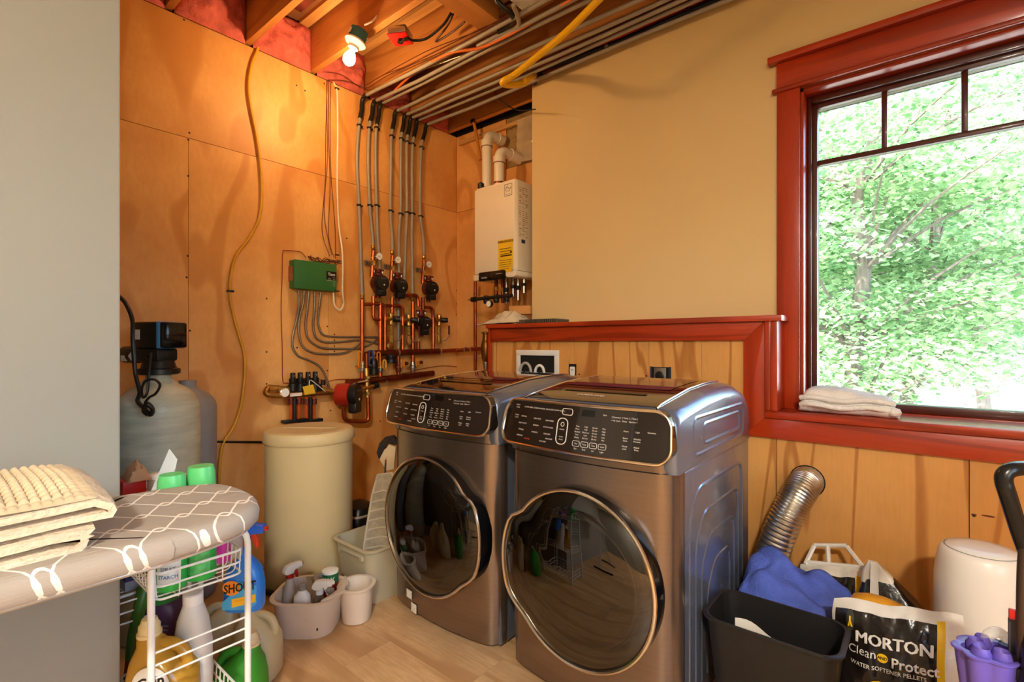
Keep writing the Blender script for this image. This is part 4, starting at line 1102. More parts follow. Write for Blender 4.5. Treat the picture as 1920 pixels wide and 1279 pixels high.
for px in (552, 582):
    pipe([(px, 745, .13), (px, 788, .12)], .012, 8).build('clamp_bar', BLACK, mf)
    q0 = P(px, 789, .1); MB().box((q0.x, q0.y, q0.z), (.05, .15, .02)).build('bracket_bar', BLACK, mf, bevel=.003)
q0 = P(580, 728, .14)
MB().prism([(-.045, .012), (.025, .022), (.04, -.035), (-.03, -.04)], 0, .002, AX(q0)).build('yellow_tag', mat('tag_yellow', '#e2b52a', .5, var=.1), mf, smooth=0)
MB().tube(sp([q0 + Vector((0, .0, .015)), q0 + Vector((-.01, .01, .05)), q0 + Vector((0, .05, .02)), P(606, 731, .13), P(614, 738, .12)], 5), .003, 5).build('tag_tie', LETW, mf)
q0 = P(527, 738, .13)
q0 = P(555, 740, .138)
MB().box((q0.x, q0.y, q0.z), (.002, .075, .02)).build('warning_label', mat('label_pink', '#e8d8c8', .5, var=.25, vs=80), mf, smooth=0)
pipe([(606, 722, .1), (606, 712, .1)], .014, 10).build('air_vent_cap', BLACK, mf)
pipe([(600, 731, .10), (622, 735, .1)], .022, 10).build('outlet_pipe', BRASS, mf)
# air separator by the corner
q = pY(911, 655, -.10)
t = T('air_separator', 'brass air separator on the pipe beside the ledge end', 'valve', q - Vector((0, 0, .1)))
MB().lathe([(.02, -.1), (.035, -.07), (.04, -.03), (.04, .03), (.032, .06), (.026, .09), (.026, .12), (.034, .125), (.034, .135), (.015, .14)], 16, Matrix.Translation(q)).build('separator_body', mat('aged_brass'), t)
MB().lathe([(.018, -.16), (.022, -.12), (.022, -.1)], 10, Matrix.Translation(q)).build('drain_valve', STEEL, t)
cable('copper_riser', [pY(891, 528, -.06), pY(891, 690, -.06), pY(890, 740, -.06)], .0135, COPPER, 'thin copper riser on the back plywood below the boiler', 'pipe', n=10, smooth=False)
cable('copper_riser', [pY(927, 650, -.12), pY(926, 690, -.12), pY(926, 760, -.12)], .0135, COPPERD, 'dark copper riser beside the ledge end board', 'pipe', n=10, smooth=False)

# ------------------------------------------------------------------ boiler
by = -.36
a, c = pY(887.5, 357, by), pY(967.5, 521, by)
bx0, bx1, bz0, bz1 = a.x, c.x, pY(889, 527, by).z, a.z
BOI = mat('boiler_cream', '#ece0c8', .35, var=.02, coat=.2)
t = T('wall_boiler', 'cream wall-hung boiler with white vent pipes beside the drywall corner', 'boiler', ((bx0 + bx1) / 2, by / 2, bz0))
MB().prism([(bx0, by + .02), (bx0 + .015, by), (bx1 - .015, by), (bx1, by + .02), (bx1, -.012), (bx0, -.012)], bz0 + .045, bz1 - .006).build('casing', BOI, t, bevel=.004)
MB().prism([(bx0 + .012, by + .03), (bx0 + .02, by + .012), (bx1 - .02, by + .012), (bx1 - .012, by + .03), (bx1 - .012, -.012), (bx0 + .012, -.012)], bz1 - .006, bz1 + .008).build('top_plate', BOI, t, bevel=.003)
lowp = [(bx0, bz0 + .043), (bx1, bz0 + .043), (bx1, bz0 + .01), (bx1 - .02, bz0), (bx0 + .33, bz0), (bx0 + .3, bz0 + .02), (bx0 + .1, bz0 + .02), (bx0 + .08, bz0), (bx0 + .012, bz0), (bx0, bz0 + .008)]
MB().prism([(x, z) for x, z in lowp], .0, -(by + .012) - .0, MAT((0, -.012, 0), (1, 0, 0), (0, 0, 1), (0, -1, 0))).build('lower_cover', BOI, t, bevel=.003)
MB().prism(rrect(.125, .032, .012), 0, .012, AY((bx0 + .19, by, bz0 + .022))).build('control_panel', BLACKG, t, bevel=.002)
MB().text('NAVIEN', .016, lambda x, y: (bx0 + .12 + x, by - .0125, bz0 + .012 + y)).text('CONDENSING', .009, lambda x, y: (bx0 + .26 + x, by - .0125, bz0 + .03 + y)).build('panel_lettering', LETW, t, smooth=0)
MB().lathe([(.006, 0), (.006, .003)], 12, AY((bx0 + .29, by - .0005, bz0 + .052))).build('panel_knob', LETW, t, smooth=0)
gx, gz = pY(948, 480, by).x, pY(948, 480, by).z
MB().grid(lambda u, v: (gx - .068 + .136 * u, by - .0015 - (.012 * max(0, u - .8) * max(0, .25 - v) * 20), gz - .115 + .23 * v), 8, 8).build('energy_label', mat('label_yellow', '#eec224', .5, var=.03), t, smooth=0)
lb = MB(); lb.text('ENERGYGUIDE', .021, lambda x, y: (gx + x, by - .0035, gz + .1 + y), bold=.02)
for k_ in range(3): lb.bx(gx - .05, gx + .05, by - .004, by - .003, gz + .05 - .018 * k_, gz + .053 - .018 * k_)
lb.bx(gx - .045, gx + .058, by - .004, by - .003, gz - .002, gz + .006).bx(gx + .045, gx + .058, by - .004, by - .003, gz + .014, gz + .03)
for k_ in range(5): lb.bx(gx - .055, gx + .055 - .02 * (k_ == 4), by - .004, by - .003, gz - .03 - .015 * k_, gz - .028 - .015 * k_)
lb.build('energy_label_print', BLACK, t, kind='stuff', smooth=0)
ex, ez = pY(953, 356, by).x, pY(953, 356, by).z
es = MB()
es.tube([(ex + x, by - .001, ez + z) for x, z in rrect(.034, .04, .003, 2)], .0015, 4, closed=True)
es.tube(sp([(ex - .026, by - .001, ez + .0), (ex - .01, by - .001, ez + .024), (ex + .01, by - .001, ez + .005), (ex + .026, by - .001, ez + .018)], 5), .002, 4)
es.text('energy', .014, lambda x, y: (ex + x, by - .002, ez - .006 + y)).text('ENERGY STAR', .008, lambda x, y: (ex + x, by - .002, ez - .03 + y))
es.build('energy_star_sticker', mat('print_brown', '#4a3a2c', .5), t, kind='stuff', smooth=0)
sd = MB()
for k_ in range(26):
    zz = bz1 - .05 - k_ * .0135
    for c_ in range(3):
        if random.random() < .8: sd.bx(bx1 + .0002, bx1 + .001, by + .035 + .035 * c_, by + .035 + .035 * c_ + random.uniform(.012, .03), zz, zz + random.uniform(.003, .007))
for k_ in range(14):
    zz = bz1 - .06 - k_ * .02
    sd.bx(bx1 + .0002, bx1 + .001, by + .19, by + .19 + random.uniform(.03, .07), zz, zz + .008)
sd.build('side_label_print', mat('print_red_brown', '#b08a62', .6), t, kind='stuff', smooth=0)
MB().bx(bx1 + .0002, bx1 + .0015, by + .06, by + .10, bz1 - .43, bz1 - .405).build('blue_sticker', mat('blue_sticker', '#1e3a5e', .5), t, smooth=0)
# vent pipes
va, vb = pY(913, 330, -.19), pY(936, 330, -.23)
for q, zt, yb in ((va, pY(913, 262, -.19).z, -.02), (vb, pY(936, 292, -.23).z, -.02)):
    r = .038
    pth = fillet([(q.x, q.y, bz1), (q.x, q.y, zt + .045), (q.x + .02, q.y + .16, zt + .03), (q.x + .03, yb, zt + .02)], .085, 7)
    MB().tube(pth, r, 18).build('vent_pipe', PVC, t, smooth=60)
    MB().cyl((q.x, q.y, bz1), (q.x, q.y, bz1 + .035), r + .007, 18).build('vent_collar', PVC, t)
    MB().cyl((q.x, q.y, zt - .055), (q.x, q.y, zt - .01), r + .006, 18).build('vent_collar', PVC, t)
    MB().cyl((q.x, q.y, zt - .058), (q.x, q.y, zt - .055), r + .0065, 18).build('vent_joint', COPPERD, t)
    d = Vector(pth[-6]); e = Vector(pth[-5]); 
    mid = Vector((q.x + .015, q.y + .105, zt + .036))
    MB().cyl(mid, mid + Vector((.006, .05, -.004)), r + .006, 18).build('vent_collar', PVC, t)
    MB().cyl((q.x, q.y, bz1 + .05), (q.x, q.y, bz1 + .062), r + .002, 18).build('vent_joint', COPPERD, t)
MB().lathe([(.02, 0), (.024, .02), (.024, .05), (.012, .06)], 12, Matrix.Translation(Vector((bx0 + .02, -.3, bz1 + .008)))).build('air_bleed', BLACK, t)
# plumbing under the boiler
u = T('boiler_valve_set', 'dark valves and gauge hanging under the cream boiler', 'valves', (bx0 + .2, -.2, 1.5))
for dx, l in ((.1, .13), (.16, .16), (.2, .17), (.26, .12), (.31, .15), (.36, .1)):
    MB().cyl((bx0 + dx, -.22 + .1 * (dx % .1), bz0 - l), (bx0 + dx, -.22 + .1 * (dx % .1), bz0 + .03), .013, 10).build('drop_pipe', COPPERD if dx < .2 else STEEL, u)
    MB().cyl((bx0 + dx, -.22 + .1 * (dx % .1), bz0 - l * .5), (bx0 + dx, -.22 + .1 * (dx % .1), bz0 - l * .3), .02, 8).build('union_nut', BLACK if dx > .18 else BRASS, u, smooth=20)
q0, q1 = pY(885, 562, -.3), pY(960, 554, -.3)
MB().tube([q0, q0.lerp(q1, .1)], .02, 12).build('valve_cap', BLACK, u)
MB().tube([q0.lerp(q1, .08), q1], .014, 10).build('valve_pipe', BLACK, u)
MB().tube([q0 - Vector((.04, 0, 0)), q0], .006, 6).build('yellow_handle', BRASS, u)
for k_ in (.35, .6, .85):
    p_ = q0.lerp(q1, k_); MB().lathe([(.018, -.03), (.022, -.02), (.022, .02), (.018, .03)], 10, Matrix.Translation(p_ + Vector((0, .01, -.01)))).build('valve_body', BLACK, u)
gq = pY(917.5, 570, -.33)
MB().lathe([(.02, -.02), (.026, -.01), (.026, .006), (.023, .008)], 18, AY(gq)).build('gauge_case', BLACK, u)
MB().lathe([(.022, .008), (.022, .0095)], 18, AY(gq)).build('gauge_dial', WHITEP, u, smooth=0)
# OSB corner plastic
def pl_(u_, v): 
    x = .70 + .32 * u_; z = 2.69 + .33 * v * (1 - .0 * u_)
    return (x, -.02 - .02 * noise.noise(Vector((x * 14, z * 14, 2))) - .02, z)
MB().shell(pl_, 16, 20, (0, -.001, 0)).build('plastic_sheet', mat('clear_plastic', '#e2cfb0', .15, var=.1, alpha=.55, spec=.8), label='wrinkled clear plastic sheet behind the vent pipes', cat='plastic sheet', smooth=20)

# ------------------------------------------------------------------ things on the ledge end
LZ = 1.4445
q = pY(978, 570, -.30)
t = T('cardboard_box', 'small open cardboard box under the boiler', 'box', (q.x, -.3, LZ + .07), rotz=.35)
MB().bx(-.075, .075, -.05, .05, 0, .055).build('box_body', mat('cardboard', '#c98f52', .8, var=.05), t, bevel=.002)
MB().bx(-.076, .076, -.051, .051, .055, .058).build('box_lid', mat('cardboard'), t, bevel=.001)
def bagf(u_, v):
    x = .80 + .24 * u_; yy = -.46 + .2 * v
    h = .09 * (math.sin(PI * min(1, max(0, u_))) ** .5) * (math.sin(PI * v) ** .5)
    return (x - .05 * (1 - v) * (u_ < .2), yy, LZ + .012 + h * (.75 + .5 * noise.noise(Vector((u_ * 5, v * 4, 1)))))
MB().shell(bagf, 22, 14, (0, 0, .002)).build('plastic_bag', mat('clear_bag', '#e9dfc4', .2, var=.1, alpha=.75, spec=.7), label='crumpled clear bag of yellow parts on the ledge end', cat='bag', smooth=25)
MB().shell(lambda u_, v: (.85 + .12 * u_, -.44 + .1 * v, LZ + .016 + .035 * math.sin(PI * u_) * math.sin(PI * v)), 8, 8, (0, 0, .004)).build('yellow_manual', mat('soft_yellow', '#e8c94a', .6), label='yellow parts packet inside the clear bag on the ledge', cat='packet', smooth=40)
def pap(u_, v):
    x = .69 + .32 * u_; yy = -.475 + .2 * v + .03 * u_
    return (x, yy, LZ + .004 + .012 * (noise.noise(Vector((u_ * 4, v * 3, 8))) + .5) * (u_ < 1) - .03 * max(0, .24 - u_) ** 1)
MB().shell(pap, 14, 8, (0, 0, .003)).build('paper_stack', mat('paper_white', '#efe6d6', .6), label='white papers overhanging the left end of the ledge', cat='papers', smooth=30)
sb = T('spiral_manual', 'black spiral-bound booklet lying on the ledge by the drywall', 'booklet', (1.0, -.42, LZ))
a, b_ = pY(975, 605, -.45), pY(1042, 600, -.45)
MB().bx(a.x, b_.x, -.46, -.30, LZ, LZ + .024).build('booklet', mat('booklet_grey', '#5a5248', .6, var=.3, vs=40), sb, bevel=.002)
for k_ in range(15):
    xx = a.x + .06 + (b_.x - a.x - .06) * k_ / 14
    MB().bx(xx - .0015, xx + .0015, -.4635, -.46, LZ + .001, LZ + .024).build('spiral_wire', BLACK, sb, smooth=0)

# ------------------------------------------------------------------ tanks
c0 = Vector((.42, -1.56, 0)); r = .236
t = T('brine_tank', 'tall beige round brine tank with a lid', 'tank', c0)
M = Matrix.Translation(c0)
BT = mat('beige_tank', '#d8c290', .42, var=.03)
MB().lathe([(r - .012, 0), (r - .004, .012), (r - .004, .785)], 48, M).build('tank_body', BT, t, smooth=60)
MB().lathe([(r + .004, .77), (r + .008, .778), (r + .006, .812), (r - .006, .83), (r - .03, .836), (r - .05, .834), (0, .836)], 48, M).build('lid', BT, t, smooth=40)
MB().prism(rrect(.15, .02, .01), .835, .8385, M @ Matrix.Rotation(.66, 4, 'Z')).build('lid_ridge', BT, t, bevel=.001)
MB().tube([c0 + Vector(((r + .03) * math.cos(q_), (r + .03) * math.sin(q_), .016)) for q_ in [i * .2 for i in range(-16, 6)]], .014, 8).build('drain_hose', BLACK, label='black hose curled around the foot of the beige tank', cat='hose', smooth=60)
FT = mat('fiberglass_tank', '#c9ccba', .25, var=.12, vs=5, bump=.25, bs=120, stretch=(1, 1, 6), coat=.3, dirt=.1)
def resin(c0, r, h, name, label, m_):
    t = T(name, label, 'tank', c0)
    prof = [(r * .9, 0), (r, .02), (r, h - r * .95)] + [(r * math.cos(a_), h - r * .95 + r * .8 * math.sin(a_)) for a_ in [i * .18 for i in range(1, 7)]] + [(r * .3, h - .01), (r * .3, h + .02)]
    MB().lathe(prof, 40, Matrix.Translation(c0)).build('tank_body', m_, t, smooth=60)
    return t
c1 = Vector((.40, -2.28, 0))
t = resin(c1, .166, 1.165, 'softener_tank', 'translucent fibreglass softener tank with black control valve', FT)
MB().lathe([(.075, 1.17), (.085, 1.175), (.085, 1.195), (.07, 1.2), (.06, 1.235)], 24, Matrix.Translation(c1)).build('valve_base', BLACK, t)
ru = Vector((RGT.x, RGT.y, 0)); fu = Vector((FWD.x, FWD.y, 0))
Mv = MAT(c1 + Vector((0, 0, 1.2)), ru, fu, (0, 0, 1))
Mv = Mv @ Matrix.Rotation(-.35, 4, 'Z')
MB().bx(-.14, .06, -.05, .05, .03, .09, Mv).build('valve_body', BLACK, t, bevel=.012)
for k_, (x, z) in enumerate(((.01, .05), (.02, .025))): MB().tube([Mv @ Vector((x + .013 * math.cos(q_), -.052, z + .013 * math.sin(q_))) for q_ in [i * PI / 6 for i in range(12)]], .004, 5, closed=True).build('ring_clip', BLACK, t)
MB().lathe([(.035, -.07), (.04, -.06), (.04, .03), (.03, .04)], 16, Mv @ MAT((-.16, 0, .06), (0, 1, 0), (0, 0, 1), (1, 0, 0))).build('bypass_valve', BLACK, t)
MB().prism([(0, .02), (.012, .006), (.02, 0), (.006, -.012), (0, -.02), (-.012, -.006), (-.02, 0), (-.006, .012)], 0, .012, Mv @ MAT((-.085, -.055, .055), (1, 0, 0), (0, 0, 1), (0, -1, 0))).build('white_knob', WHITEP, t)
MB().bx(-.2, -.17, -.04, .0, .03, .06, Mv).build('white_clip', WHITEP, t, bevel=.004)
MB().bx(-.09, .068, -.06, .06, .09, .21, Mv).build('control_head', BLACK, t, bevel=.012)
MB().bx(.0681, .088, -.0605, .0605, .0895, .2105, Mv).build('blue_band', mat('sky_blue', '#3f8fd0', .35), t, bevel=.004)
MB().bx(.088, .106, -.059, .059, .092, .208, Mv).build('front_cover', BLACKG, t, bevel=.008)
MB().bx(-.0925, -.0905, -.03, .03, .13, .19, Mv).build('side_label', mat('sticker'), t, smooth=0)
MB().bx(-.075, -.035, -.0615, -.0605, .13, .175, Mv).build('rating_label', mat('sticker'), t, smooth=0)
def SP(px, py, s): return pS(px, py, s)
cable('power_cord', [SP(222, 555, 2.15), SP(236, 570, 2.13), SP(248, 600, 2.12), SP(249, 640, 2.1), SP(254, 700, 2.1), SP(262, 735, 2.1), SP(258, 752, 2.1), SP(270, 765, 2.09), SP(282, 778, 2.09), SP(286, 768, 2.09), SP(276, 757, 2.08), SP(270, 770, 2.08), SP(278, 778, 2.08)], .009, BLACK, 'thick black cord looping over the fibreglass tank', 'cord')
cable('sensor_cord', [SP(283, 662, 2.13), SP(280, 690, 2.1), SP(276, 735, 2.08), SP(268, 745, 2.08), SP(266, 728, 2.08), SP(274, 714, 2.08), SP(290, 712, 2.08), SP(300, 722, 2.08), SP(292, 738, 2.08), SP(279, 746, 2.08), SP(272, 758, 2.08), SP(284, 766, 2.08), SP(284, 776, 2.08), SP(272, 768, 2.08)], .0055, BLACK, 'thin black cord tied in a loop on the fibreglass tank', 'cord')
resin(Vector((.15, -2.085, 0)), .132, 1.10, 'filter_tank', 'plain grey filter tank half hidden behind the softener tank', mat('grey_tank', '#8f9096', .35, var=.04, bump=.15, bs=90, stretch=(1, 1, 5)))
# ------------------------------------------------------------------ helpers for containers
def tub(mb, out, z0, z1, taper, th, lip, M, dz=0.0):
    """open vessel from an outline at the rim"""
    def scl(o, k, z): return [(x * k, y * k, z) for x, y in o]
    ext = max(abs(x) for x, y in out)
    k0 = taper; ki = 1 - th / ext
    rings = [scl(out, k0 * .97, z0), scl(out, k0, z0 + .008), scl(out, 1, z1 - lip), scl(out, 1 + lip * .9 / ext, z1 - lip * .8), scl(out, 1 + lip / ext, z1 - lip * .3), scl(out, 1 + lip * .5 / ext, z1), scl(out, ki, z1 - .002), scl(out, k0 * ki, z0 + .016), scl(out, k0 * ki * .5, z0 + .012)]
    return mb.loft(rings, True, True, M=M)
def bottle(t, prof, M, m_, p=2.6, n=28, name='bottle_body'):
    """prof: list of (half width, half depth, z)"""
    mb = MB(); mb.stack([(sel(a, b_, p if max(a, b_) > .022 else 2, n), z) for a, b_, z in prof], M)
    return mb.build(name, m_, t, smooth=50)
def trigger(t, M, mh, mt, s=1.0):
    """spray head, nozzle to local +x; M at the neck top"""
    MB().lathe([(.017 * s, 0), (.017 * s, .018 * s), (.014 * s, .02 * s)], 14, M).build('collar', mt, t)
    MB().prism([(-.03 * s, .045 * s), (-.034 * s, .03 * s), (-.02 * s, .02 * s), (.012 * s, .02 * s), (.02 * s, .032 * s), (.058 * s, .036 * s), (.058 * s, .058 * s), (.01 * s, .064 * s), (-.02 * s, .06 * s)], -.013 * s, .013 * s, M @ MAT((0, 0, 0), (1, 0, 0), (0, 0, 1), (0, -1, 0))).build('spray_head', mh, t, bevel=.003)
    MB().prism([(.018 * s, .032 * s), (.034 * s, .034 * s), (.042 * s, .0), (.036 * s, -.012 * s), (.03 * s, .0)], -.006 * s, .006 * s, M @ MAT((0, 0, 0), (1, 0, 0), (0, 0, 1), (0, -1, 0))).build('trigger', mt, t, bevel=.002)
    MB().cyl(M @ Vector((.058 * s, 0, .047 * s)), M @ Vector((.066 * s, 0, .047 * s)), .007 * s, 8).build('nozzle', mt, t)
def handle_jug(name, label, loc, rotz, w, d, h, m_, capm, group=None, cap_h=.045, capr=.026, hm=None):
    """detergent jug: handle toward local -x, spout at +x"""
    t = T(name, label, 'jug', loc, rotz, group=group, local=True)
    secs = [(w * .9, d * .9, 0, 0), (w, d, .012, 0), (w, d, h * .35, 0), (w * .97, d, h * .5, 0), (w * .72, d * .9, h * .66, .012), (w * .45, d * .62, h * .78, w * .32), (.03, .03, h * .84, w * .45), (.026, .026, h * .88, w * .46)]
    MB().stack([(sel(a, b_, 3.2 if a > .05 else 2.1, 28), z, dx, 0) for a, b_, z, dx in secs]).build('jug_body', m_, t, smooth=50)
    MB().tube(sp([(-w * .62, 0, h * .48), (-w * .78, 0, h * .6), (-w * .6, 0, h * .74), (-w * .2, 0, h * .79), (w * .2, 0, h * .77)], 5), [.016] * 21, 10).build('handle', hm or m_, t, smooth=60)
    cx = w * .46
    MB().lathe([(capr * 1.15, 0), (capr * 1.15, .008), (capr, .01), (capr, cap_h * .6), (capr * .85, cap_h * .7), (capr * .7, cap_h), (0, cap_h)], 18, Matrix.Translation(Vector((cx, 0, h * .87)))).build('cap', capm, t, smooth=40)
    return t
LAB = lambda n, c: mat(n, c, .45, var=.03)

# ------------------------------------------------------------------ tote caddy and its bottles
cc = Vector((.93, -1.80, 0))
AC = math.atan2(RGT.y, RGT.x)
Mc = RZ(AC, cc)
t = T('cleaning_caddy', 'pale grey two-compartment cleaning caddy on the floor before the beige tank', 'caddy', cc)
CG = mat('caddy_grey', '#dccdbb', .45, var=.03)
mbd = MB(); tub(mbd, rrect(.145, .135, .09, 7), 0, .17, .86, .006, .012, Mc @ Matrix.Translation(Vector((-.03, 0, 0)))); mbd.build('main_tub', CG, t, smooth=45)
mbd = MB(); tub(mbd, rrect(.075, .082, .07, 7), .004, .17, .86, .006, .012, Mc @ Matrix.Translation(Vector((.168, .06, 0)))); mbd.build('side_cup', CG, t, smooth=45)
MB().prism([(.06, -.115), (.1, -.085), (.135, -.02), (.12, .05), (.1, .12), (.085, .128), (.1, .04), (.1, -.01), (.08, -.07)], .158, .174, Mc).build('bridge', CG, t, bevel=.004)
MB().tube(sp([Mc @ Vector(v) for v in ((.03, .12, .16), (-.01, .08, .19), (-.02, .03, .2), (.02, .0, .19), (.08, -.03, .172))], 5), .016, 8).build('carry_handle', mat('caddy_handle', '#8f8880', .5), t, smooth=60)
for k_, (x, z) in enumerate(((.03, .1), (.08, .05))): 
    MB().prism(sel(.004, .007, 2, 8), 0, .001, Mc @ MAT((-.03 + x, -.131 + .012 * (1 - z / .17), z), (1, 0, 0), (0, 0, 1), (0, -1, 0))).build('scuff_mark', BLACK, t, smooth=0)
def spray(name, label, M, h, w, d, bm, hm, tm, lm=None, lab=None, txt=None, group=None):
    t = T(name, label, 'spray bottle', M.translation, group=group)
    bottle(t, [(w * .92, d * .92, 0), (w, d, .01), (w, d, h * .45), (w * .85, d * .9, h * .62), (.016, .016, h * .8), (.015, .015, h * .86)], M, bm)
    trigger(t, M @ Matrix.Translation(Vector((0, 0, h * .85))), hm, tm)
    if lm:
        MB().grid(lambda u_, v: M @ Vector((-w * .7 + 1.4 * w * u_, -d * 1.02 - .0015 + .1 * d * abs(2 * u_ - 1) ** 3, h * .08 + h * .36 * v)), 8, 2).build('label', lm, t, smooth=60)
    if txt:
        MB().text(txt, h * .09, lambda x, y: M @ Vector((x, -d * 1.02 - .004, h * .3 + y)), bold=.02).build('label_lettering', BLACK, t, smooth=0)
    return t
CLR = mat('hazy_clear_plastic', '#d8d2c8', .25, var=.05, trans=.35)
spray('spray_bottle', 'clear spray bottle with white head and red trigger in the caddy', Mc @ Matrix.Translation(Vector((-.125, .0, .017))) @ Matrix.Rotation(1.0, 4, 'Z'), .24, .032, .026, CLR, WHITEP, mat('red_trigger', '#b01e1e', .4))
spray('spray_bottle', 'small grey-liquid spray bottle with white head lying low in the caddy', Mc @ Matrix.Translation(Vector((.025, -.03, .017))) @ Matrix.Rotation(.1, 4, 'Z'), .17, .036, .026, mat('grey_liquid', '#8c867e', .25, trans=.3), WHITEP, WHITEP)
t = T('cleaner_bottle', 'white cleaner bottle with green label and grey cap in the caddy', 'bottle', Mc @ Vector((-.045, -.055, .017)))
Mb = Mc @ Matrix.Translation(Vector((-.045, -.055, .017)))
bottle(t, [(.038, .026, 0), (.042, .03, .01), (.042, .03, .09), (.036, .027, .13), (.034, .026, .15), (.018, .018, .17), (.017, .017, .178)], Mb, WHITEP)
MB().lathe([(.018, .176), (.018, .2), (.014, .204)], 14, Mb).build('cap', mat('caddy_handle'), t)
MB().grid(lambda u_, v: Mb @ Vector((-.034 + .068 * u_, -.0318 + .006 * abs(2 * u_ - 1) ** 3, .012 + .07 * v)), 8, 2).build('label', LAB('lime_label', '#a8c23a'), t)
MB().grid(lambda u_, v: Mb @ Vector((-.03 + .03 * u_, -.0345, .02 + .05 * v)), 2, 2).build('label_emblem', BLACK, t, smooth=0)
Mb = Mc @ Matrix.Translation(Vector((.03, .09, .017)))
t = T('cleanser_can', 'red and green powder cleanser can standing in the caddy', 'can', Mb.translation)
MB().lathe([(.037, 0), (.037, .145)], 24, Mb).build('can_body', LAB('can_red', '#b3302a'), t)
MB().lathe([(.0375, .145), (.0375, .19)], 24, Mb).build('green_band', LAB('can_green', '#1e6a3c'), t)
MB().lathe([(.038, .19), (.038, .2), (.034, .202), (0, .2)], 24, Mb).build('can_top', WHITEP, t)
MB().text('AJAX', .03, lambda x, y: Mb @ Vector((.038 * math.sin(x / .038), -.038 * math.cos(x / .038), .165 + y)), bold=.02).build('can_lettering', WHITEP, t, smooth=0)

# ------------------------------------------------------------------ beige bin with a mop pad in it
cb = Vector((.845, -1.385, 0))
t = T('storage_bin', 'beige rectangular bin between the brine tank and the dryer', 'bin', cb)
BB = mat('bin_beige', '#b7ad90', .5, var=.03)
mbd = MB(); tub(mbd, rrect(.165, .185, .05, 6), 0, .285, .85, .004, .014, Matrix.Translation(cb)); mbd.build('bin_body', BB, t, smooth=45)
MB().prism([(-.02, .25), (-.02, .225), (.0, .215), (.012, .235), (.17, .235), (.18, .215), (.2, .225), (.2, .25)], 0, .03, MAT(cb + Vector((-.09, -.162, 0)), (1, 0, 0), (0, 0, 1), (0, -1, 0))).build('grip_bracket', BB, t, bevel=.004)
a = Vector((.86, -1.47, .05)); 
t = T('mop_pad', 'striped grey mop pad on a rod leaning in the beige bin', 'mop', a)
top = pS(722, 890, 2.72); bot = pS(705, 1035, 2.55); bot = Vector((.93, -1.45, .10))
ax_ = (top - bot); L_ = ax_.length; ez = ax_.normalized(); ex = RGT.copy(); ex = (ex - ez * ex.dot(ez)).normalized(); ey = ez.cross(ex)
Mm = MAT(bot, ex, ey, ez)
pad = [(-.06, 0), (-.085, .02), (-.09, L_ * .3), (-.06, L_ * .8), (-.035, L_), (.04, L_ + .01), (.08, L_ * .8), (.09, L_ * .2), (.06, 0)]
MB().prism(pad, -.018, .018, Mm @ MAT((0, 0, 0), (1, 0, 0), (0, 0, 1), (0, -1, 0))).build('pad', mat('pad_fabric', '#a0947f', .9, var=.2, vs=30, bump=.5, bs=80), t, bevel=.008)
for k_ in range(9):
    z = L_ * (.12 + .09 * k_); w = .085 - .04 * (z / L_) ** 2
    MB().tube([Mm @ Vector((-w, -.02, z - .015)), Mm @ Vector((0, -.022, z)), Mm @ Vector((w, -.02, z - .01))], .004, 5).build('stripe', mat('pad_stripe', '#c4b8a2', .9), t)
MB().tube([Mm @ Vector((x, -.016, z)) for x, z in pad], .006, 6, closed=True).build('binding', MATS['pad_stripe'], t, smooth=60)
rod = top + ez * .17
MB().tube([top - ez * .1, rod], .006, 8).build('rod', CHROME, t)
q = pS(722, 845, 2.74)
t = T('duster_mitt', 'dark patterned duster with paper tag sticking up beside the dryer', 'duster', q - Vector((0, 0, .1)))
Md = MAT(q, RGT, Vector((-FWD.x, -FWD.y, 0)) * -1, (0, 0, 1))
MB().prism([(-.045, -.01), (-.03, .04), (.0, .075), (.05, .085), (.08, .05), (.06, .03), (.02, .04), (-.01, .0), (-.03, -.05)], -.014, .014, Md @ MAT((0, 0, 0), (1, 0, 0), (0, 0, 1), (0, -1, 0))).build('duster_cuff', mat('dark_print_cloth', '#2c2420', .9, var=.6, vs=90), t, bevel=.006)
MB().prism([(-.03, -.045), (-.005, .0), (.025, .035), (.06, .02), (.05, -.1), (.01, -.11)], -.011, .006, Md @ MAT((0, 0, 0), (1, 0, 0), (0, 0, 1), (0, -1, 0))).build('paper_tag', mat('tag_cream', '#d8bf9a', .7, var=.1), t, bevel=.002)
MB().text('101', .03, lambda x, y: Md @ Vector((.0 - y * .3 + .01, -.0125, -.05 + x * .9 + y * .2)), bold=.02).build('tag_lettering', mat('tag_orange', '#c8502a', .6), t, smooth=0)
# dark bag behind the bin
q = pS(673, 968, 3.15)
t = T('black_red_bag', 'black and red folded bag on the floor behind the beige bin', 'bag', (q.x, q.y, 0))
MB().stack([(rrect(.11, .09, .04), 0, q.x, q.y), (rrect(.12, .1, .04), .1, q.x, q.y), (rrect(.12, .1, .04), .2, q.x, q.y)]).build('red_base', mat('bag_red', '#9c1c20', .6, var=.1), t, smooth=40)
MB().stack([(rrect(.122, .102, .04), .2, q.x, q.y), (rrect(.125, .105, .04), .24, q.x, q.y), (rrect(.1, .08, .04), .3, q.x, q.y), (rrect(.05, .04, .03), .315, q.x, q.y)]).build('black_top', BLACK, t, smooth=40)
MB().tube([(q.x + x, q.y + y_, .262) for x, y_ in rrect(.125, .105, .04)], .008, 6, closed=True).build('grey_piping', PEXG, t)

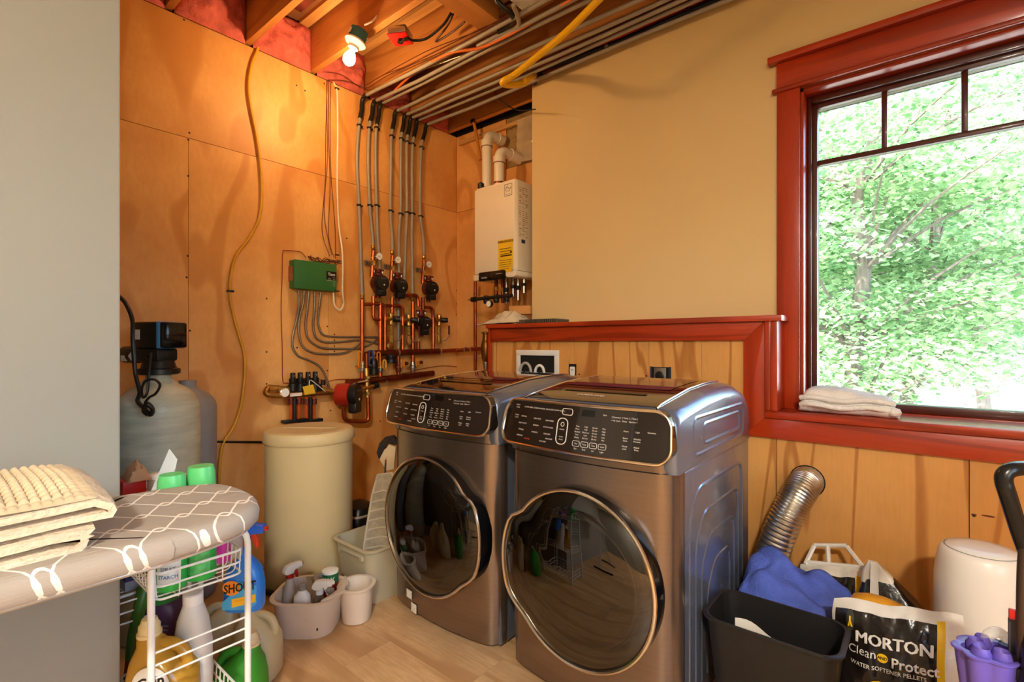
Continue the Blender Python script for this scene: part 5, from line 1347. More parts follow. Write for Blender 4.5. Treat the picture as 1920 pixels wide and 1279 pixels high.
# ------------------------------------------------------------------ white wire cart
WW = mat('white_coated_wire', '#e9e9e6', .35, var=.02)
XC0, XC1, YC0, YC1 = 1.305, 1.66, -2.635, -2.409
t = T('wire_cart', 'white wire storage cart with tube end frames under the ironing board', 'cart', ((XC0 + XC1) / 2, (YC0 + YC1) / 2, 0))
for xx in (XC0, XC1):
    ztop = .815
    fr = MB().tube(fillet([(xx, YC0, 0.0), (xx, YC0, ztop), (xx, YC1, ztop), (xx, YC1, 0.0)], .07, 8), .0085, 10).build('end_frame', WW, t, smooth=60)
    for z in (.551, .52, .489, .31, .28):
        MB().tube([(xx, YC0, z), (xx, YC1, z)], .0028, 6).build('cross_wire', WW, fr)
def basket(x0, x1, y0, y1, z0, zs, nx, ny):
    b_ = MB().tube([(x0 + (x1 - x0) / 2 + x, (y0 + y1) / 2 + y_, zs[-1]) for x, y_ in rrect((x1 - x0) / 2, (y1 - y0) / 2, .02, 4)], .0035, 6, closed=True).build('basket_rim', WW, t)
    for z in zs[:-1]:
        MB().tube([(x0 + (x1 - x0) / 2 + x, (y0 + y1) / 2 + y_, z) for x, y_ in rrect((x1 - x0) / 2, (y1 - y0) / 2, .02, 4)], .0026, 6, closed=True).build('basket_wire', WW, b_)
    for i in range(nx):
        x = x0 + (x1 - x0) * (i + .5) / nx
        MB().tube(fillet([(x, y0, zs[-1]), (x, y0 + .004, z0), (x, y1 - .004, z0), (x, y1, zs[-1])], .015, 3), .0018, 5).build('basket_wire', WW, b_)
    for i in range(ny):
        y_ = y0 + (y1 - y0) * (i + .5) / ny
        MB().tube(fillet([(x0, y_, zs[-1]), (x0 + .004, y_, z0 - .003), (x1 - .004, y_, z0 - .003), (x1, y_, zs[-1])], .015, 3), .0018, 5).build('basket_wire', WW, b_)
basket(XC0 + .012, XC1 - .004, YC0 + .012, YC1 - .012, .668, (.676, .707, .74), 12, 2)
basket(XC0 + .012, XC1 - .004, YC0 + .012, YC1 - .012, .270, (.28, .31, .345), 12, 2)
basket(XC0 + .012, XC1 - .004, YC0 + .012, YC1 - .012, .03, (.04, .07, .105), 8, 2)
# items in the top basket
def aerosol(label, px, s, r, z0, z1, bm, capm, lab=None, labtxt=None):
    q = pS(px, HZ, s)
    M = Matrix.Translation(Vector((q.x, q.y, z0)))
    t = T('aerosol_can', label, 'can', (q.x, q.y, z0), group='aerosol cans in the cart')
    h = z1 - z0
    MB().lathe([(r * .95, 0), (r, .004), (r, h * .76), (r * .93, h * .79)], 28, M).build('can_body', bm, t)
    MB().lathe([(r * .95, h * .79), (r * .97, h * .8), (r * .93, h * .94), (r * .8, h), (0, h * 1.0)], 28, M).build('cap', capm, t)
    th0 = math.atan2(CAM.y - q.y, CAM.x - q.x)
    if lab: MB().grid(lambda u_, v: M @ Vector(((r + .0006) * math.cos(th0 - 1.1 + 1.7 * u_), (r + .0006) * math.sin(th0 - 1.1 + 1.7 * u_), h * .06 + h * .62 * v)), 14, 4).build('label', lab, t, smooth=60)
    if labtxt:
        mb = MB()
        for s_, z, sz in labtxt:
            mb.text(s_, sz, lambda x, y: M @ Vector(((r + .0014) * math.cos(th0 - .25 + x / r), (r + .0014) * math.sin(th0 - .25 + x / r), h * z + y)), bold=.015)
        mb.build('label_lettering', mat('label_blue_ink', '#2a5a8a', .5), t, kind='stuff', smooth=0)
    return t, M, th0
GR = mat('can_green_bright', '#2fb04a', .35, var=.08, vs=30); GC = mat('cap_green', '#5fc878', .3)
t, M, th0 = aerosol('green aerosol can with a white and blue water label in the cart', 322, 1.315, .0345, .672, .968, GR, GC, mat('label_pale', '#dfe8ea', .4, var=.1, vs=40), (('NIAGARA', .53, .0125), ('SPRAY', .2, .012), ('STARCH', .13, .012)))
r = .0352
for k_, (rr, c_) in enumerate(((.021, '#6fb4d8'), (.014, '#b8dcec'))):
    MB().grid(lambda u_, v: M @ Vector((( r + .0004 * (k_ + 1)) * math.cos(th0 - .25 + (rr * v * math.cos(2 * PI * u_)) / r), (r + .0004 * (k_ + 1)) * math.sin(th0 - .25 + (rr * v * math.cos(2 * PI * u_)) / r), .157 + rr * v * math.sin(2 * PI * u_))), 20, 4).build('label_swirl', mat('swirl%d' % k_, c_, .4), t, smooth=0)
aerosol('plain bright green aerosol can next to the pink bottle in the cart', 377, 1.375, .037, .672, .975, GR, GC, mat('label_light_green', '#58c070', .4, var=.25, vs=50), (('STARCH SPRAY', .52, .007), ('DIRECTIONS', .4, .006), ('CAUTION', .3, .006)))
q = pS(412, HZ, 1.47)
t = T('pink_bottle', 'bright pink tapered bottle in the cart', 'bottle', (q.x, q.y, .672))
M = RZ(AC, (q.x, q.y, .672))
bottle(t, [(.028, .02, 0), (.031, .022, .008), (.029, .021, .06), (.022, .018, .15), (.016, .015, .18)], M, mat('hot_pink', '#e03fae', .35, var=.03))
MB().lathe([(.014, .18), (.014, .2), (.01, .205)], 14, M).build('cap', mat('hot_pink'), t)
# clear bottle with black cord in the cart
q = pS(437, HZ, 1.5)
t = T('clear_spray_bottle', 'clear spray bottle with black top tucked behind the cart frame', 'spray bottle', (q.x, q.y, .672))
M = RZ(AC, (q.x, q.y, .672))
bottle(t, [(.022, .022, 0), (.025, .025, .006), (.025, .025, .08), (.013, .013, .11), (.012, .012, .12)], M, CLR)
trigger(t, M @ Matrix.Translation(Vector((0, 0, .118))) @ Matrix.Rotation(PI, 4, 'Z'), BLACK, mat('red_trigger'), .8)
# lower basket jugs
t = handle_jug('golden_detergent_jug', 'clear jug of golden liquid with white label in the cart', (1.50, -2.565, .275), AC + PI, .085, .062, .27, mat('golden_liquid', '#d8a53a', .2, var=.05, trans=.25), mat('pale_yellow_cap', '#e8d49a', .4), hm=mat('golden_liquid'))
lab = MB().prism(sel(.05, .05, 2, 24), 0, .0015, MAT((-.01, .0625, .135), (-1, 0, 0), (0, 0, 1), (0, 1, 0))).build('label', WHITEP, t, smooth=0)
MB().text('Gain', .04, lambda x, y: (-.01 - x, .0652, .145 + y + .25 * x), bold=.03).build('label_lettering', BLACK, t, smooth=0)
q = pS(362, HZ, 1.455)
t = T('white_bottle', 'tall white plastic bottle with label behind the golden jug', 'bottle', (q.x, q.y, .272))
M = RZ(AC, (q.x, q.y, .272))
bottle(t, [(.046, .04, 0), (.05, .044, .01), (.05, .044, .17), (.04, .036, .24), (.026, .026, .28), (.024, .024, .285)], M, mat('milky_plastic', '#e4e3de', .35, trans=.1), 2.2)
MB().lathe([(.026, .285), (.026, .312), (.022, .315)], 18, M).build('cap', WHITEP, t)
MB().grid(lambda u_, v: M @ Vector((.0505 * math.sin(-.1 + 1.1 * u_), -.0445 * math.cos(-.1 + 1.1 * u_) - .002, .02 + .13 * v)), 8, 2).build('label', LAB('label_grey_white', '#d5d2cc'), t)
MB().text('Spa', .035, lambda x, y: M @ Vector((.03 - y, -.0405, .07 + x)), bold=.01).build('label_lettering', BLACK, t, smooth=0)
q = pS(304, HZ, 1.56)
t = T('purple_detergent_bottle', 'dark purple bottle with green cap behind the golden jug', 'bottle', (q.x, q.y, .275))
M = RZ(AC, (q.x, q.y, .275))
bottle(t, [(.07, .045, 0), (.075, .05, .012), (.075, .05, .2), (.06, .045, .235), (.05, .04, .245)], M, mat('deep_purple', '#4a2a4e', .4, var=.1, vs=60))
MB().lathe([(.052, .243), (.054, .25), (.05, .285), (.035, .298), (0, .3)], 24, M).build('cap', mat('cap_deep_green', '#2c7a34', .35), t)
pt = MB()
for k_ in range(12): pt.bx(-.05, .045 + .01 * math.sin(k_ * 7), -.0525, -.0515, .05 + .012 * k_, .054 + .012 * k_, M)
pt.build('label_print', mat('label_lilac', '#8a7a98', .5), t, kind='stuff', smooth=0)
q = pS(258, HZ, 1.50)
t = T('green_dustpan_brush', 'green and red brush handle leaning at the left of the cart', 'brush', (q.x, q.y, .28))
MB().tube(sp([pS(243, 1235, 1.5), pS(250, 1190, 1.5), pS(262, 1140, 1.5), pS(272, 1100, 1.52)], 5), [.012 + .0006 * i for i in range(16)], 10).build('handle', mat('olive_green', '#3c6a24', .4), t, smooth=60)
MB().tube([pS(238, 1275, 1.5), pS(243, 1232, 1.5)], .01, 8).build('red_tip', mat('maroon', '#7a2420', .5), t)

# rack behind the cart
t = T('wire_rack', 'narrow white wire rack behind the cart, mostly hidden by the partition', 'rack', (1.16, -2.53, 0))
for x in (1.05, 1.27):
    for y_ in (-2.63, -2.43): MB().tube([(x, y_, 0), (x, y_, .86)], .006, 8).build('post', WW, t)
for z in (.555, .83):
    sh = MB().tube([(1.16 + a_, -2.53 + b_, z) for a_, b_ in rrect(.11, .1, .01, 3)], .004, 6, closed=True).build('shelf_rim', WW, t)
    for i in range(9): MB().tube([(1.06 + .025 * i, -2.63, z), (1.06 + .025 * i, -2.43, z)], .0018, 5).build('shelf_wire', WW, sh)
t = T('yellow_sponge', 'yellow sponge with brown stain on the rack at the left', 'sponge', (1.19, -2.555, .635))
MB().box((1.19, -2.555, .678), (.11, .075, .085)).build('sponge_block', mat('sponge', '#e3c25a', .9, var=.25, vs=18, bump=.7, bs=70), t, bevel=.008)
t = T('blue_cartons', 'small dark blue and grey carton under the yellow sponge', 'carton', (1.19, -2.555, .557))
MB().box((1.19, -2.555, .597), (.12, .08, .076)).build('carton', mat('navy_carton', '#22306e', .5, var=.05), t, bevel=.002)
MB().box((1.19, -2.555, .572), (.122, .082, .03)).build('grey_band', mat('band_grey', '#8d8f9a', .5, var=.2, vs=40), t, bevel=.002)
t = T('red_box', 'small red box holding a clear bag on the upper rack shelf', 'box', (1.215, -2.57, .833))
MB().bx(1.185, 1.245, -2.6, -2.54, .833, .89).build('box_body', mat('box_red', '#c41a18', .4), t, bevel=.002)
MB().shell(lambda u_, v: (1.17 + .09 * u_, -2.59 + .06 * v, .89 + .05 * math.sin(PI * u_) ** .6 * math.sin(PI * v) ** .6 * (1 + .5 * noise.noise(Vector((u_ * 5, v * 5, 3))))), 12, 10, (0, 0, .001)).build('bag', mat('tan_bag', '#c89a72', .4, var=.2, alpha=.8), t, smooth=25)
t = T('white_jar', 'small clear jar with white lid beside the red box', 'jar', (1.235, -2.515, .833))
MB().lathe([(.018, 0), (.02, .003), (.02, .045), (.017, .05)], 16, Matrix.Translation(Vector((1.235, -2.515, .833)))).build('jar_body', CLR, t)
MB().lathe([(.021, .05), (.021, .064), (.018, .066)], 16, Matrix.Translation(Vector((1.235, -2.515, .833)))).build('lid', WHITEP, t)
q = pS(334, HZ, 1.56)
t = T('white_tub', 'white round tub lid showing behind the green caps', 'tub', (q.x, q.y, .675))
MB().lathe([(.026, 0), (.03, .01), (.03, .2), (.028, .205)], 20, Matrix.Translation(Vector((q.x, q.y, .675)))).build('tub_body', CLR, t)
MB().lathe([(.032, .205), (.032, .222), (.028, .226), (0, .226)], 20, Matrix.Translation(Vector((q.x, q.y, .675)))).build('lid', WHITEP, t)
q0, q1, q2, q3 = pS(283, 918, 1.47), pS(320, 918, 1.45), pS(333, 862, 1.43), pS(318, 842, 1.45)
t = T('instruction_card', 'pale blue instruction card leaning up behind the board', 'card', ((q0.x + q1.x) / 2, (q0.y + q1.y) / 2, .74))
q0 = pS(246, 990, 1.47); q1 = pS(300, 990, 1.45)
q0.z = q1.z = .742
nrm = (q1 - q0).cross(q3 - q0).normalized() * .0015
MB().loft([[q0, q1, q2, q3], [v + nrm for v in (q0, q1, q2, q3)]]).build('card', mat('card_blue_white', '#dbe8f2', .5, var=.02), t, smooth=0)
def cd(u_, v, o=.001): 
    a_ = q0.lerp(q1, u_); b_ = q3.lerp(q2, u_); return a_.lerp(b_, v) - nrm.normalized() * -(o + .0015)
cd_s = -1 if nrm.dot(CAM - q0) < 0 else 1
def cd(u_, v, o=.002):
    a_ = q0.lerp(q1, u_); b_ = q3.lerp(q2, u_)
    return a_.lerp(b_, v) + nrm.normalized() * (o if cd_s > 0 else -o)
pr = MB()
for (u0, u1, v0, v1) in ((.25, .95, .735, .745), (.75, .98, .86, .875), (.7, .95, .83, .84), (.55, .8, .79, .8), (.55, .85, .77, .78), (.7, .98, .68, .69), (.6, .95, .65, .66), (.5, .8, .62, .63)):
    pr.add([cd(u0, v0), cd(u1, v0), cd(u1, v1), cd(u0, v1)], [(0, 1, 2, 3)])
for (u_, v) in ((.6, .88), (.35, .67)):
    pr.add([cd(u_ - .08, v - .02), cd(u_ + .08, v - .02), cd(u_ + .03, v + .04)], [(0, 1, 2)])
pr.build('card_print', mat('card_ink', '#4a4658', .6), t, kind='stuff', smooth=0)

# floor jugs and the blue spray
t = handle_jug('beige_detergent_jug', 'tall cream detergent jug standing on the floor at the corner of the cart', (1.075, -2.13, 0), AC + PI, .088, .07, .30, mat('cream_jug', '#d9c79a', .4, var=.03), mat('cream_cap', '#e0cfa6', .4), cap_h=.05)
handle_jug('beige_handled_jug', 'cream jug with handle seen through the cart, behind the green jug', (.90, -2.19, 0), AC, .09, .07, .30, mat('cream_jug'), mat('cream_cap'))
handle_jug('green_detergent_jug', 'green detergent jug with cream cap on the floor beside the cart', (1.27, -2.275, 0), AC, .088, .07, .30, mat('jug_green', '#3c9a30', .4, var=.04), mat('cream_cap'))
q = Vector((1.50, -2.352, .497))
t = T('blue_spray_bottle', 'blue stain remover spray bottle hanging by its trigger at the right of the cart', 'spray bottle', q)
M = RZ(AC, q) @ Matrix.Rotation(.03, 4, 'Z')
SB = mat('shout_blue', '#2f7fe0', .3, var=.04)
bottle(t, [(.054, .03, 0), (.058, .033, .008), (.058, .034, .08), (.05, .032, .12), (.03, .026, .145), (.018, .018, .16), (.017, .017, .2)], M, SB, 3.0)
trigger(t, M @ Matrix.Translation(Vector((0, 0, .195))), mat('spray_head_blue', '#2466d8', .35), mat('red_orange', '#d8401e', .4), 1.05)
MB().prism([(-.05, .012), (-.05, .035), (-.02, .06), (-.046, .08), (-.02, .1), (.052, .085), (.052, .03), (.03, .012)], 0, .0012, M @ MAT((0, -.0345, 0), (1, 0, 0), (0, 0, 1), (0, -1, 0))).build('label', mat('label_sky', '#4aa8e8', .4), t, smooth=0)
MB().prism(sel(.026, .022, 2, 20), 0, .001, M @ MAT((-.022, -.0362, .078), (1, 0, 0), (0, 0, 1), (0, -1, 0))).build('label_orange_burst', mat('burst_orange', '#f08a28', .4), t, smooth=0)
MB().prism([(-.02, .02), (-.02, .045), (.05, .06), (.05, .036)], 0, .001, M @ MAT((0, -.0366, 0), (1, 0, 0), (0, 0, 1), (0, -1, 0))).build('label_yellow_flash', mat('flash_yellow', '#f2c230', .4), t, smooth=0)
MB().text('SHOUT', .036, lambda x, y: M @ Vector((.004 + x, -.0382, .08 + y + .15 * x)), bold=.03, ax=.8).build('label_lettering', BLACK, t, smooth=0)
MB().text('TRIPLE-ACTING', .008, lambda x, y: M @ Vector((.015 + x, -.0382, .044 + y + .2 * x)), bold=.02).build('label_small_lettering', mat('burst_orange'), t, smooth=0)
# ------------------------------------------------------------------ ironing board with folded throw
cover = bpy.data.materials.new('board_cover'); cover.use_nodes = True
N = cover.node_tree.nodes; L = cover.node_tree.links
b = N['Principled BSDF']; b.inputs['Roughness'].default_value = .75
tc = N.new('ShaderNodeTexCoord'); sx = N.new('ShaderNodeSeparateXYZ'); L.new(tc.outputs['Object'], sx.inputs[0])
def mth(op, a, b_=None, c=None):
    n = N.new('ShaderNodeMath'); n.operation = op
    for i, v in enumerate((a, b_, c)):
        if v is None: continue
        if isinstance(v, (int, float)): n.inputs[i].default_value = v
        else: L.new(v, n.inputs[i])
    return n.outputs[0]
u_ = mth('MULTIPLY', sx.outputs['X'], 17.0)
v_ = mth('MULTIPLY', mth('ADD', sx.outputs['Y'], mth('MULTIPLY', sx.outputs['Z'], .3)), 2 * PI * 8.4)
sn = mth('MULTIPLY', mth('ADD', mth('SINE', v_), mth('MULTIPLY', mth('SINE', mth('MULTIPLY', v_, 3)), -.08)), .64)
d1 = mth('ABSOLUTE', mth('SUBTRACT', mth('FRACT', mth('MULTIPLY', mth('SUBTRACT', u_, sn), .5)), .5))
d2 = mth('ABSOLUTE', mth('SUBTRACT', mth('FRACT', mth('MULTIPLY', mth('ADD', mth('ADD', u_, 1.0), sn), .5)), .5))
lines = mth('LESS_THAN', mth('MINIMUM', d1, d2), .034)
mxc = N.new('ShaderNodeMix'); mxc.data_type = 'RGBA'
mxc.inputs['A'].default_value = lin('#a59a8e'); mxc.inputs['B'].default_value = lin('#efe7dc')
L.new(lines, mxc.inputs['Factor']); L.new(mxc.outputs['Result'], b.inputs['Base Color'])
nz = N.new('ShaderNodeTexNoise'); nz.inputs['Scale'].default_value = 40; bpn = N.new('ShaderNodeBump'); bpn.inputs['Strength'].default_value = .25; bpn.inputs['Distance'].default_value = .01
L.new(nz.outputs['Fac'], bpn.inputs['Height']); L.new(bpn.outputs['Normal'], b.inputs['Normal'])
ZB = .945
t = T('ironing_board', 'ironing board in grey cover with white ogee pattern', 'ironing board', (1.81, -3.1, 0))
half = [(1.612, -3.75), (1.612, -2.75), (1.615, -2.66), (1.63, -2.57), (1.66, -2.51), (1.70, -2.482), (1.77, -2.472), (1.85, -2.477), (1.92, -2.498), (1.965, -2.54), (1.995, -2.61), (2.01, -2.70), (2.014, -2.80), (2.014, -3.75)]
ol = [(v.x, v.y) for v in sp([Vector((x, y_, 0)) for x, y_ in half], 4)]
cx_, cy_ = 1.81, -3.1
def sc2(k, z): 
    o = []
    for x, y_ in ol:
        dx, dy = x - cx_, y_ - cy_
        o.append((cx_ + dx * (1 + k / .2), y_ + (k * 1.0 if dy > .2 else 0), z))
    return o
rings = [sc2(-.03, ZB - .05), sc2(-.004, ZB - .05), sc2(.004, ZB - .04), sc2(.006, ZB - .022), sc2(.002, ZB - .008), sc2(-.01, ZB - .001), sc2(-.03, ZB), sc2(-.1, ZB)]
MB().loft(rings).build('padded_cover', cover, t, smooth=50)
MB().tube(sc2(-.012, ZB - .052), .006, 6).build('board_edge', mat('board_metal', '#c9c9c8', .4, .6), t, smooth=60)
for s in (-1, 1):
    MB().tube([(1.81 + .06 * s, -3.12 if s > 0 else -3.68, ZB - .06), (1.81 + .06 * s, -3.68 if s > 0 else -3.12, .02)], .011, 8).build('leg', mat('board_metal'), t)
    MB().tube([(1.63, -3.68 if s > 0 else -3.12, .015), (1.99, -3.68 if s > 0 else -3.12, .015)], .012, 8).build('foot_bar', BLACK, t)
# throw blanket
t = T('folded_throw', 'folded cream waffle throw blanket lying on the ironing board', 'blanket', (1.80, -3.0, ZB))
THR = mat('cream_plush', '#d9c7ad', .95, var=.12, vs=14, bump=.5, bs=120)
def fold_path():
    pts = []; z = ZB + .011
    ends = [(-3.35, -2.825), (-3.35, -2.80), (-3.35, -2.785), (-3.35, -2.80)]
    for k_, (ya, yb) in enumerate(ends):
        n = 10
        rng = [ya + (yb - ya) * i / n for i in range(n + 1)]
        if k_ % 2: rng = rng[::-1]
        for y_ in rng: pts.append((y_, z + .010 * k_ * max(0, (y_ + 3.35) / .57) * .4))
        z += .0215
        if k_ < 3:
            ye = rng[-1]; sgn = 1 if k_ % 2 == 0 else -1
            for a_ in (-.25, .0, .25):
                pts.append((ye + sgn * .011 * math.cos(a_ * PI), z - .011 + .011 * math.sin(a_ * PI) + .004))
    return pts
fpth = fold_path()
rings = []
nx = 18
for i in range(nx + 1):
    u1 = i / nx
    x = 1.628 + .345 * u1
    ring_t, ring_b = [], []
    for k_, (y_, z) in enumerate(fpth):
        a_ = fpth[max(0, k_ - 1)]; c_ = fpth[min(len(fpth) - 1, k_ + 1)]
        ty, tz = c_[0] - a_[0], c_[1] - a_[1]; l_ = math.hypot(ty, tz) or 1
        ny, nz_ = -tz / l_, ty / l_
        w = .004 * noise.noise(Vector((x * 9, y_ * 7, z * 30)))
        th = .0098 if 0 < i < nx else .006
        dz = w - .008 * (u1 ** 3) + .006 * math.sin(PI * u1)
        dx = .012 * noise.noise(Vector((z * 60, y_ * 5, 3))) * (1 if u1 > .5 else -1) * abs(2 * u1 - 1)
        ring_t.append((x + dx, y_ + ny * th, z + nz_ * th + dz)); ring_b.append((x + dx, y_ - ny * th, z - nz_ * th + dz))
    rings.append(ring_t + ring_b[::-1])
MB().loft(rings).build('fold_layers', THR, t, smooth=60)
def waf(u1, v):
    x = 1.632 + .337 * u1; y_ = -3.34 + .545 * v
    zt = ZB + .011 + .0215 * 3 + .012 * max(0, (y_ + 3.35) / .57) + .0098
    e = min(u1, 1 - u1, (1 - v)) * 12
    k_ = max(0, min(1, e))
    bump_ = .008 * abs(math.sin(u1 * PI * 15)) ** .6 * abs(math.sin(v * PI * 38)) ** .6
    return (x, y_, zt + (.004 + bump_) * k_ - .008 * u1 ** 3 + .006 * math.sin(PI * u1) + .003 * noise.noise(Vector((x * 8, y_ * 8, 0))))
MB().grid(waf, 144, 228).build('waffle_top', mat('cream_waffle', '#d6c2a0', .95, var=.15, vs=9), t, smooth=80)

# ------------------------------------------------------------------ right foreground
cw = Vector((2.722, -1.155, 0))
t = T('wastebasket', 'black rectangular wastebasket in front of the blue towel', 'wastebasket', cw)
mbd = MB(); tub(mbd, rrect(.195, .122, .055, 7), 0, .385, .8, .003, .014, Matrix.Translation(cw)); mbd.build('basket_body', mat('bin_black', '#201e1d', .42, var=.1, bump=.1, bs=200), t, smooth=45)
def pp(u1, v): return (2.61 + .22 * u1, -1.2 - .0 * v + .03 * math.sin(u1 * 3), .335 + .035 * v * (1 - .55 * u1) - .05 * u1 + .01 * math.sin(u1 * 9) )
MB().shell(pp, 14, 6, (0, .002, 0)).build('paper_scrap', mat('paper_white'), label='crumpled white paper scrap inside the black wastebasket', cat='paper', smooth=40)
# duct
t = T('dryer_duct', 'bent silver corrugated duct coming out of the plywood wall', 'duct', (2.64, -.66, 0))
dp = sp([(2.70, -.415, .69), (2.70, -.49, .69), (2.686, -.545, .655), (2.65, -.575, .565), (2.60, -.60, .40), (2.585, -.605, .25), (2.58, -.61, .06)], 26)
MB().tube(dp, [.067 if i % 3 else .0625 for i in range(len(dp))], 24).build('corrugated_tube', mat('duct_foil', '#c9c1b4', .28, 1.0, var=.12, vs=30), t, smooth=25)
MB().lathe([(.069, 0), (.072, .003), (.069, .006)], 28, AY((2.70, YH, .69))).build('wall_ring', DARK, t)
# blue towel
BT_ = mat('blue_terry', '#5468c2', .95, var=.2, vs=12, bump=.6, bs=160)
def tw(u1, v):
    x = 2.525 + .43 * u1; y_ = -1.005 + .36 * v
    z = .335 + .125 * math.exp(-((u1 - .2) ** 2 / .05 + (v - .75) ** 2 / .14)) + .06 * math.exp(-((u1 - .62) ** 2 / .05 + (v - .85) ** 2 / .12))
    z += .026 * abs(math.sin(6 * u1 + 4 * v + 2.5 * noise.noise(Vector((u1 * 3, v * 3, 4))))) - .02 + .022 * noise.noise(Vector((u1 * 6, v * 6, 7)))
    z -= max(0, .3 - v) ** 1.3 * .75 + max(0, u1 - .8) * .35 + max(0, .06 - u1) * 1.2
    y2 = y_ + (.06 * max(0, .3 - v) if v < .3 else 0)
    return (x + .02 * noise.noise(Vector((u1 * 4, v * 5, 1))), y2, z)
MB().shell(tw, 44, 36, (0, 0, .008)).build('blue_towel', BT_, label='rumpled blue terry towel draped behind the black wastebasket', cat='towel', smooth=60)

# salt bags
BAGW = mat('bag_white_film', '#e8e0d2', .3, var=.05, bump=.3, bs=25, spec=.6)
BAGK = mat('bag_black_film', '#1c1512', .22, var=.2, vs=12, bump=.5, bs=18, spec=.6)
BAGY = mat('bag_yellow_film', '#e8b81c', .3, var=.05)
class Bag:
    def __init__(self, BL, BR, TL, TR, thick, seed):
        self.c = [Vector(v) for v in (BL, BR, TL, TR)]; self.th = thick; self.s = seed
        self.n = (self.c[1] - self.c[0]).cross(self.c[2] - self.c[0]).normalized()
        if self.n.dot(CAM - self.c[0]) < 0: self.n = -self.n
    def S(self, u1, v, o=0.0, back=False):
        a_ = self.c[0].lerp(self.c[1], u1); b_ = self.c[2].lerp(self.c[3], u1); p = a_.lerp(b_, v)
        p = p + Vector((0, 0, (.016 * noise.noise(Vector((u1 * 3.5, self.s, 0))) - .03 * max(0, abs(2 * u1 - 1) - .75)) * max(0, v) ** 4)) + (self.c[1] - self.c[0]) * (.03 * noise.noise(Vector((v * 4, self.s, 2))) * (1 if u1 > .5 else -1) * abs(2 * u1 - 1) ** 3)
        f = (max(0, math.sin(PI * u1)) ** .55) * (max(0, math.sin(PI * min(1, v * 1.02))) ** .5)
        w = .014 * noise.noise(Vector((u1 * 5, v * 5, self.s))) + .006 * noise.noise(Vector((u1 * 14, v * 12, self.s + 5)))
        return p + self.n * ((self.th * f + w * min(1, 4 * f) + o) if not back else (-self.th * .6 * f - .002))
    def make(self, t, panel, stripes, texts):
        mb = MB(); mb.grid(lambda a_, b_: self.S(a_, b_), 36, 36); mb.grid(lambda a_, b_: self.S(a_, b_, 0, True), 20, 20)
        mb.build('bag_film', BAGW, t, smooth=60)
        u0, u1, v0, v1 = panel
        MB().grid(lambda a_, b_: self.S(u0 + (u1 - u0) * a_, v0 + (v1 - v0) * b_, .0015), 34, 34).build('black_print', BAGK, t, smooth=60)
        for (a0, a1, b0, b1) in stripes:
            MB().grid(lambda a_, b_: self.S(a0 + (a1 - a0) * a_, b0 + (b1 - b0) * b_, .0022), 4, 30).build('yellow_stripe', BAGY, t, smooth=60)
        W_ = (self.c[1] - self.c[0]).length; H_ = (self.c[2] - self.c[0]).length
        for (s_, sz, uc, vc, m_, bold, sl) in texts:
            MB().text(s_, sz, lambda x, y: self.S(uc + x / W_, vc + (y + sl * x) / H_, .005), bold=bold).build('bag_lettering', m_, t, smooth=0)
        return W_, H_
Z0 = .012
fb = Bag((2.872, -1.04, Z0), (3.205, -1.06, Z0), (2.872, -.985, .445), (3.20, -1.0, .50), .055, 3)
t = T('salt_bag', 'black and white water softener salt bag facing the camera beside the white can', 'bag', (3.04, -1.0, 0), group='water softener salt bags')
W_, H_ = fb.make(t, (.03, .82, .04, .93), ((.82, .875, .02, .95), (.0, .03, .02, .6)), (
    ('MORTON', .0455, .497, .765, LETW, 0, .02), ('MORTON', .0455, .502, .7665, LETW, 0, .02), ('MORTON', .0455, .507, .765, LETW, 0, .02), ('Clean', .034, .26, .675, LETW, .0, .02), ('Protect', .038, .665, .655, LETW, .02, .02), ('WATER SOFTENER PELLETS', .0158, .46, .595, LETW, .01, .02)))
MB().grid(lambda a_, b_: fb.S(.425 + .043 * b_ * math.cos(2 * PI * a_), .668 + .03 * b_ * math.sin(2 * PI * a_), .0045), 18, 3).build('yellow_dot', BAGY, t, smooth=0)
MB().text('AND', .012, lambda x, y: fb.S(.425 + x / W_, .668 + y / H_, .0065), bold=.02).build('dot_lettering', BLACK, t, smooth=0)
MB().grid(lambda a_, b_: fb.S(.42 + .13 * b_ * math.cos(2 * PI * a_), .43 + .09 * b_ * math.sin(2 * PI * a_), .0045), 18, 3).build('yellow_ring', BAGY, t, smooth=0)
MB().grid(lambda a_, b_: fb.S(.16 + .035 * b_ * math.cos(2 * PI * a_), .86 + .075 * b_ * math.sin(2 * PI * a_), .004), 18, 3).build('emblem_oval', mat('emblem_dark', '#3a3a30', .4), t, smooth=0)
em = MB(); em.tube([fb.S(.16, .89, .006), fb.S(.16, .86, .006), fb.S(.145, .82, .006)], .003, 5); em.tube([fb.S(.16, .86, .006), fb.S(.175, .82, .006)], .003, 5)
em.build('emblem_mark', BAGY, t, kind='stuff', smooth=0)
bb = Bag((2.72, -.84, Z0), (3.0, -.86, Z0), (2.70, -.575, .375), (2.945, -.60, .425), .045, 9)
t = T('salt_bag', 'salt bag with a white carry handle half covered by the blue towel', 'bag', (2.8, -.7, 0), group='water softener salt bags')
bb.make(t, (.06, .80, .3, .9), ((.80, .87, .3, .92),), (('MORTON', .058, .45, .66, LETW, 0, .0),))
hd = Vector((0, -.0, 1)); A_, B_ = bb.S(.06, 1.0), bb.S(.62, 1.0)
up = (bb.c[2] - bb.c[0]).normalized(); rt = (bb.c[3] - bb.c[2]).normalized()
O_ = bb.c[2] + rt * .02
def H(x, z): return O_ + rt * x + up * z
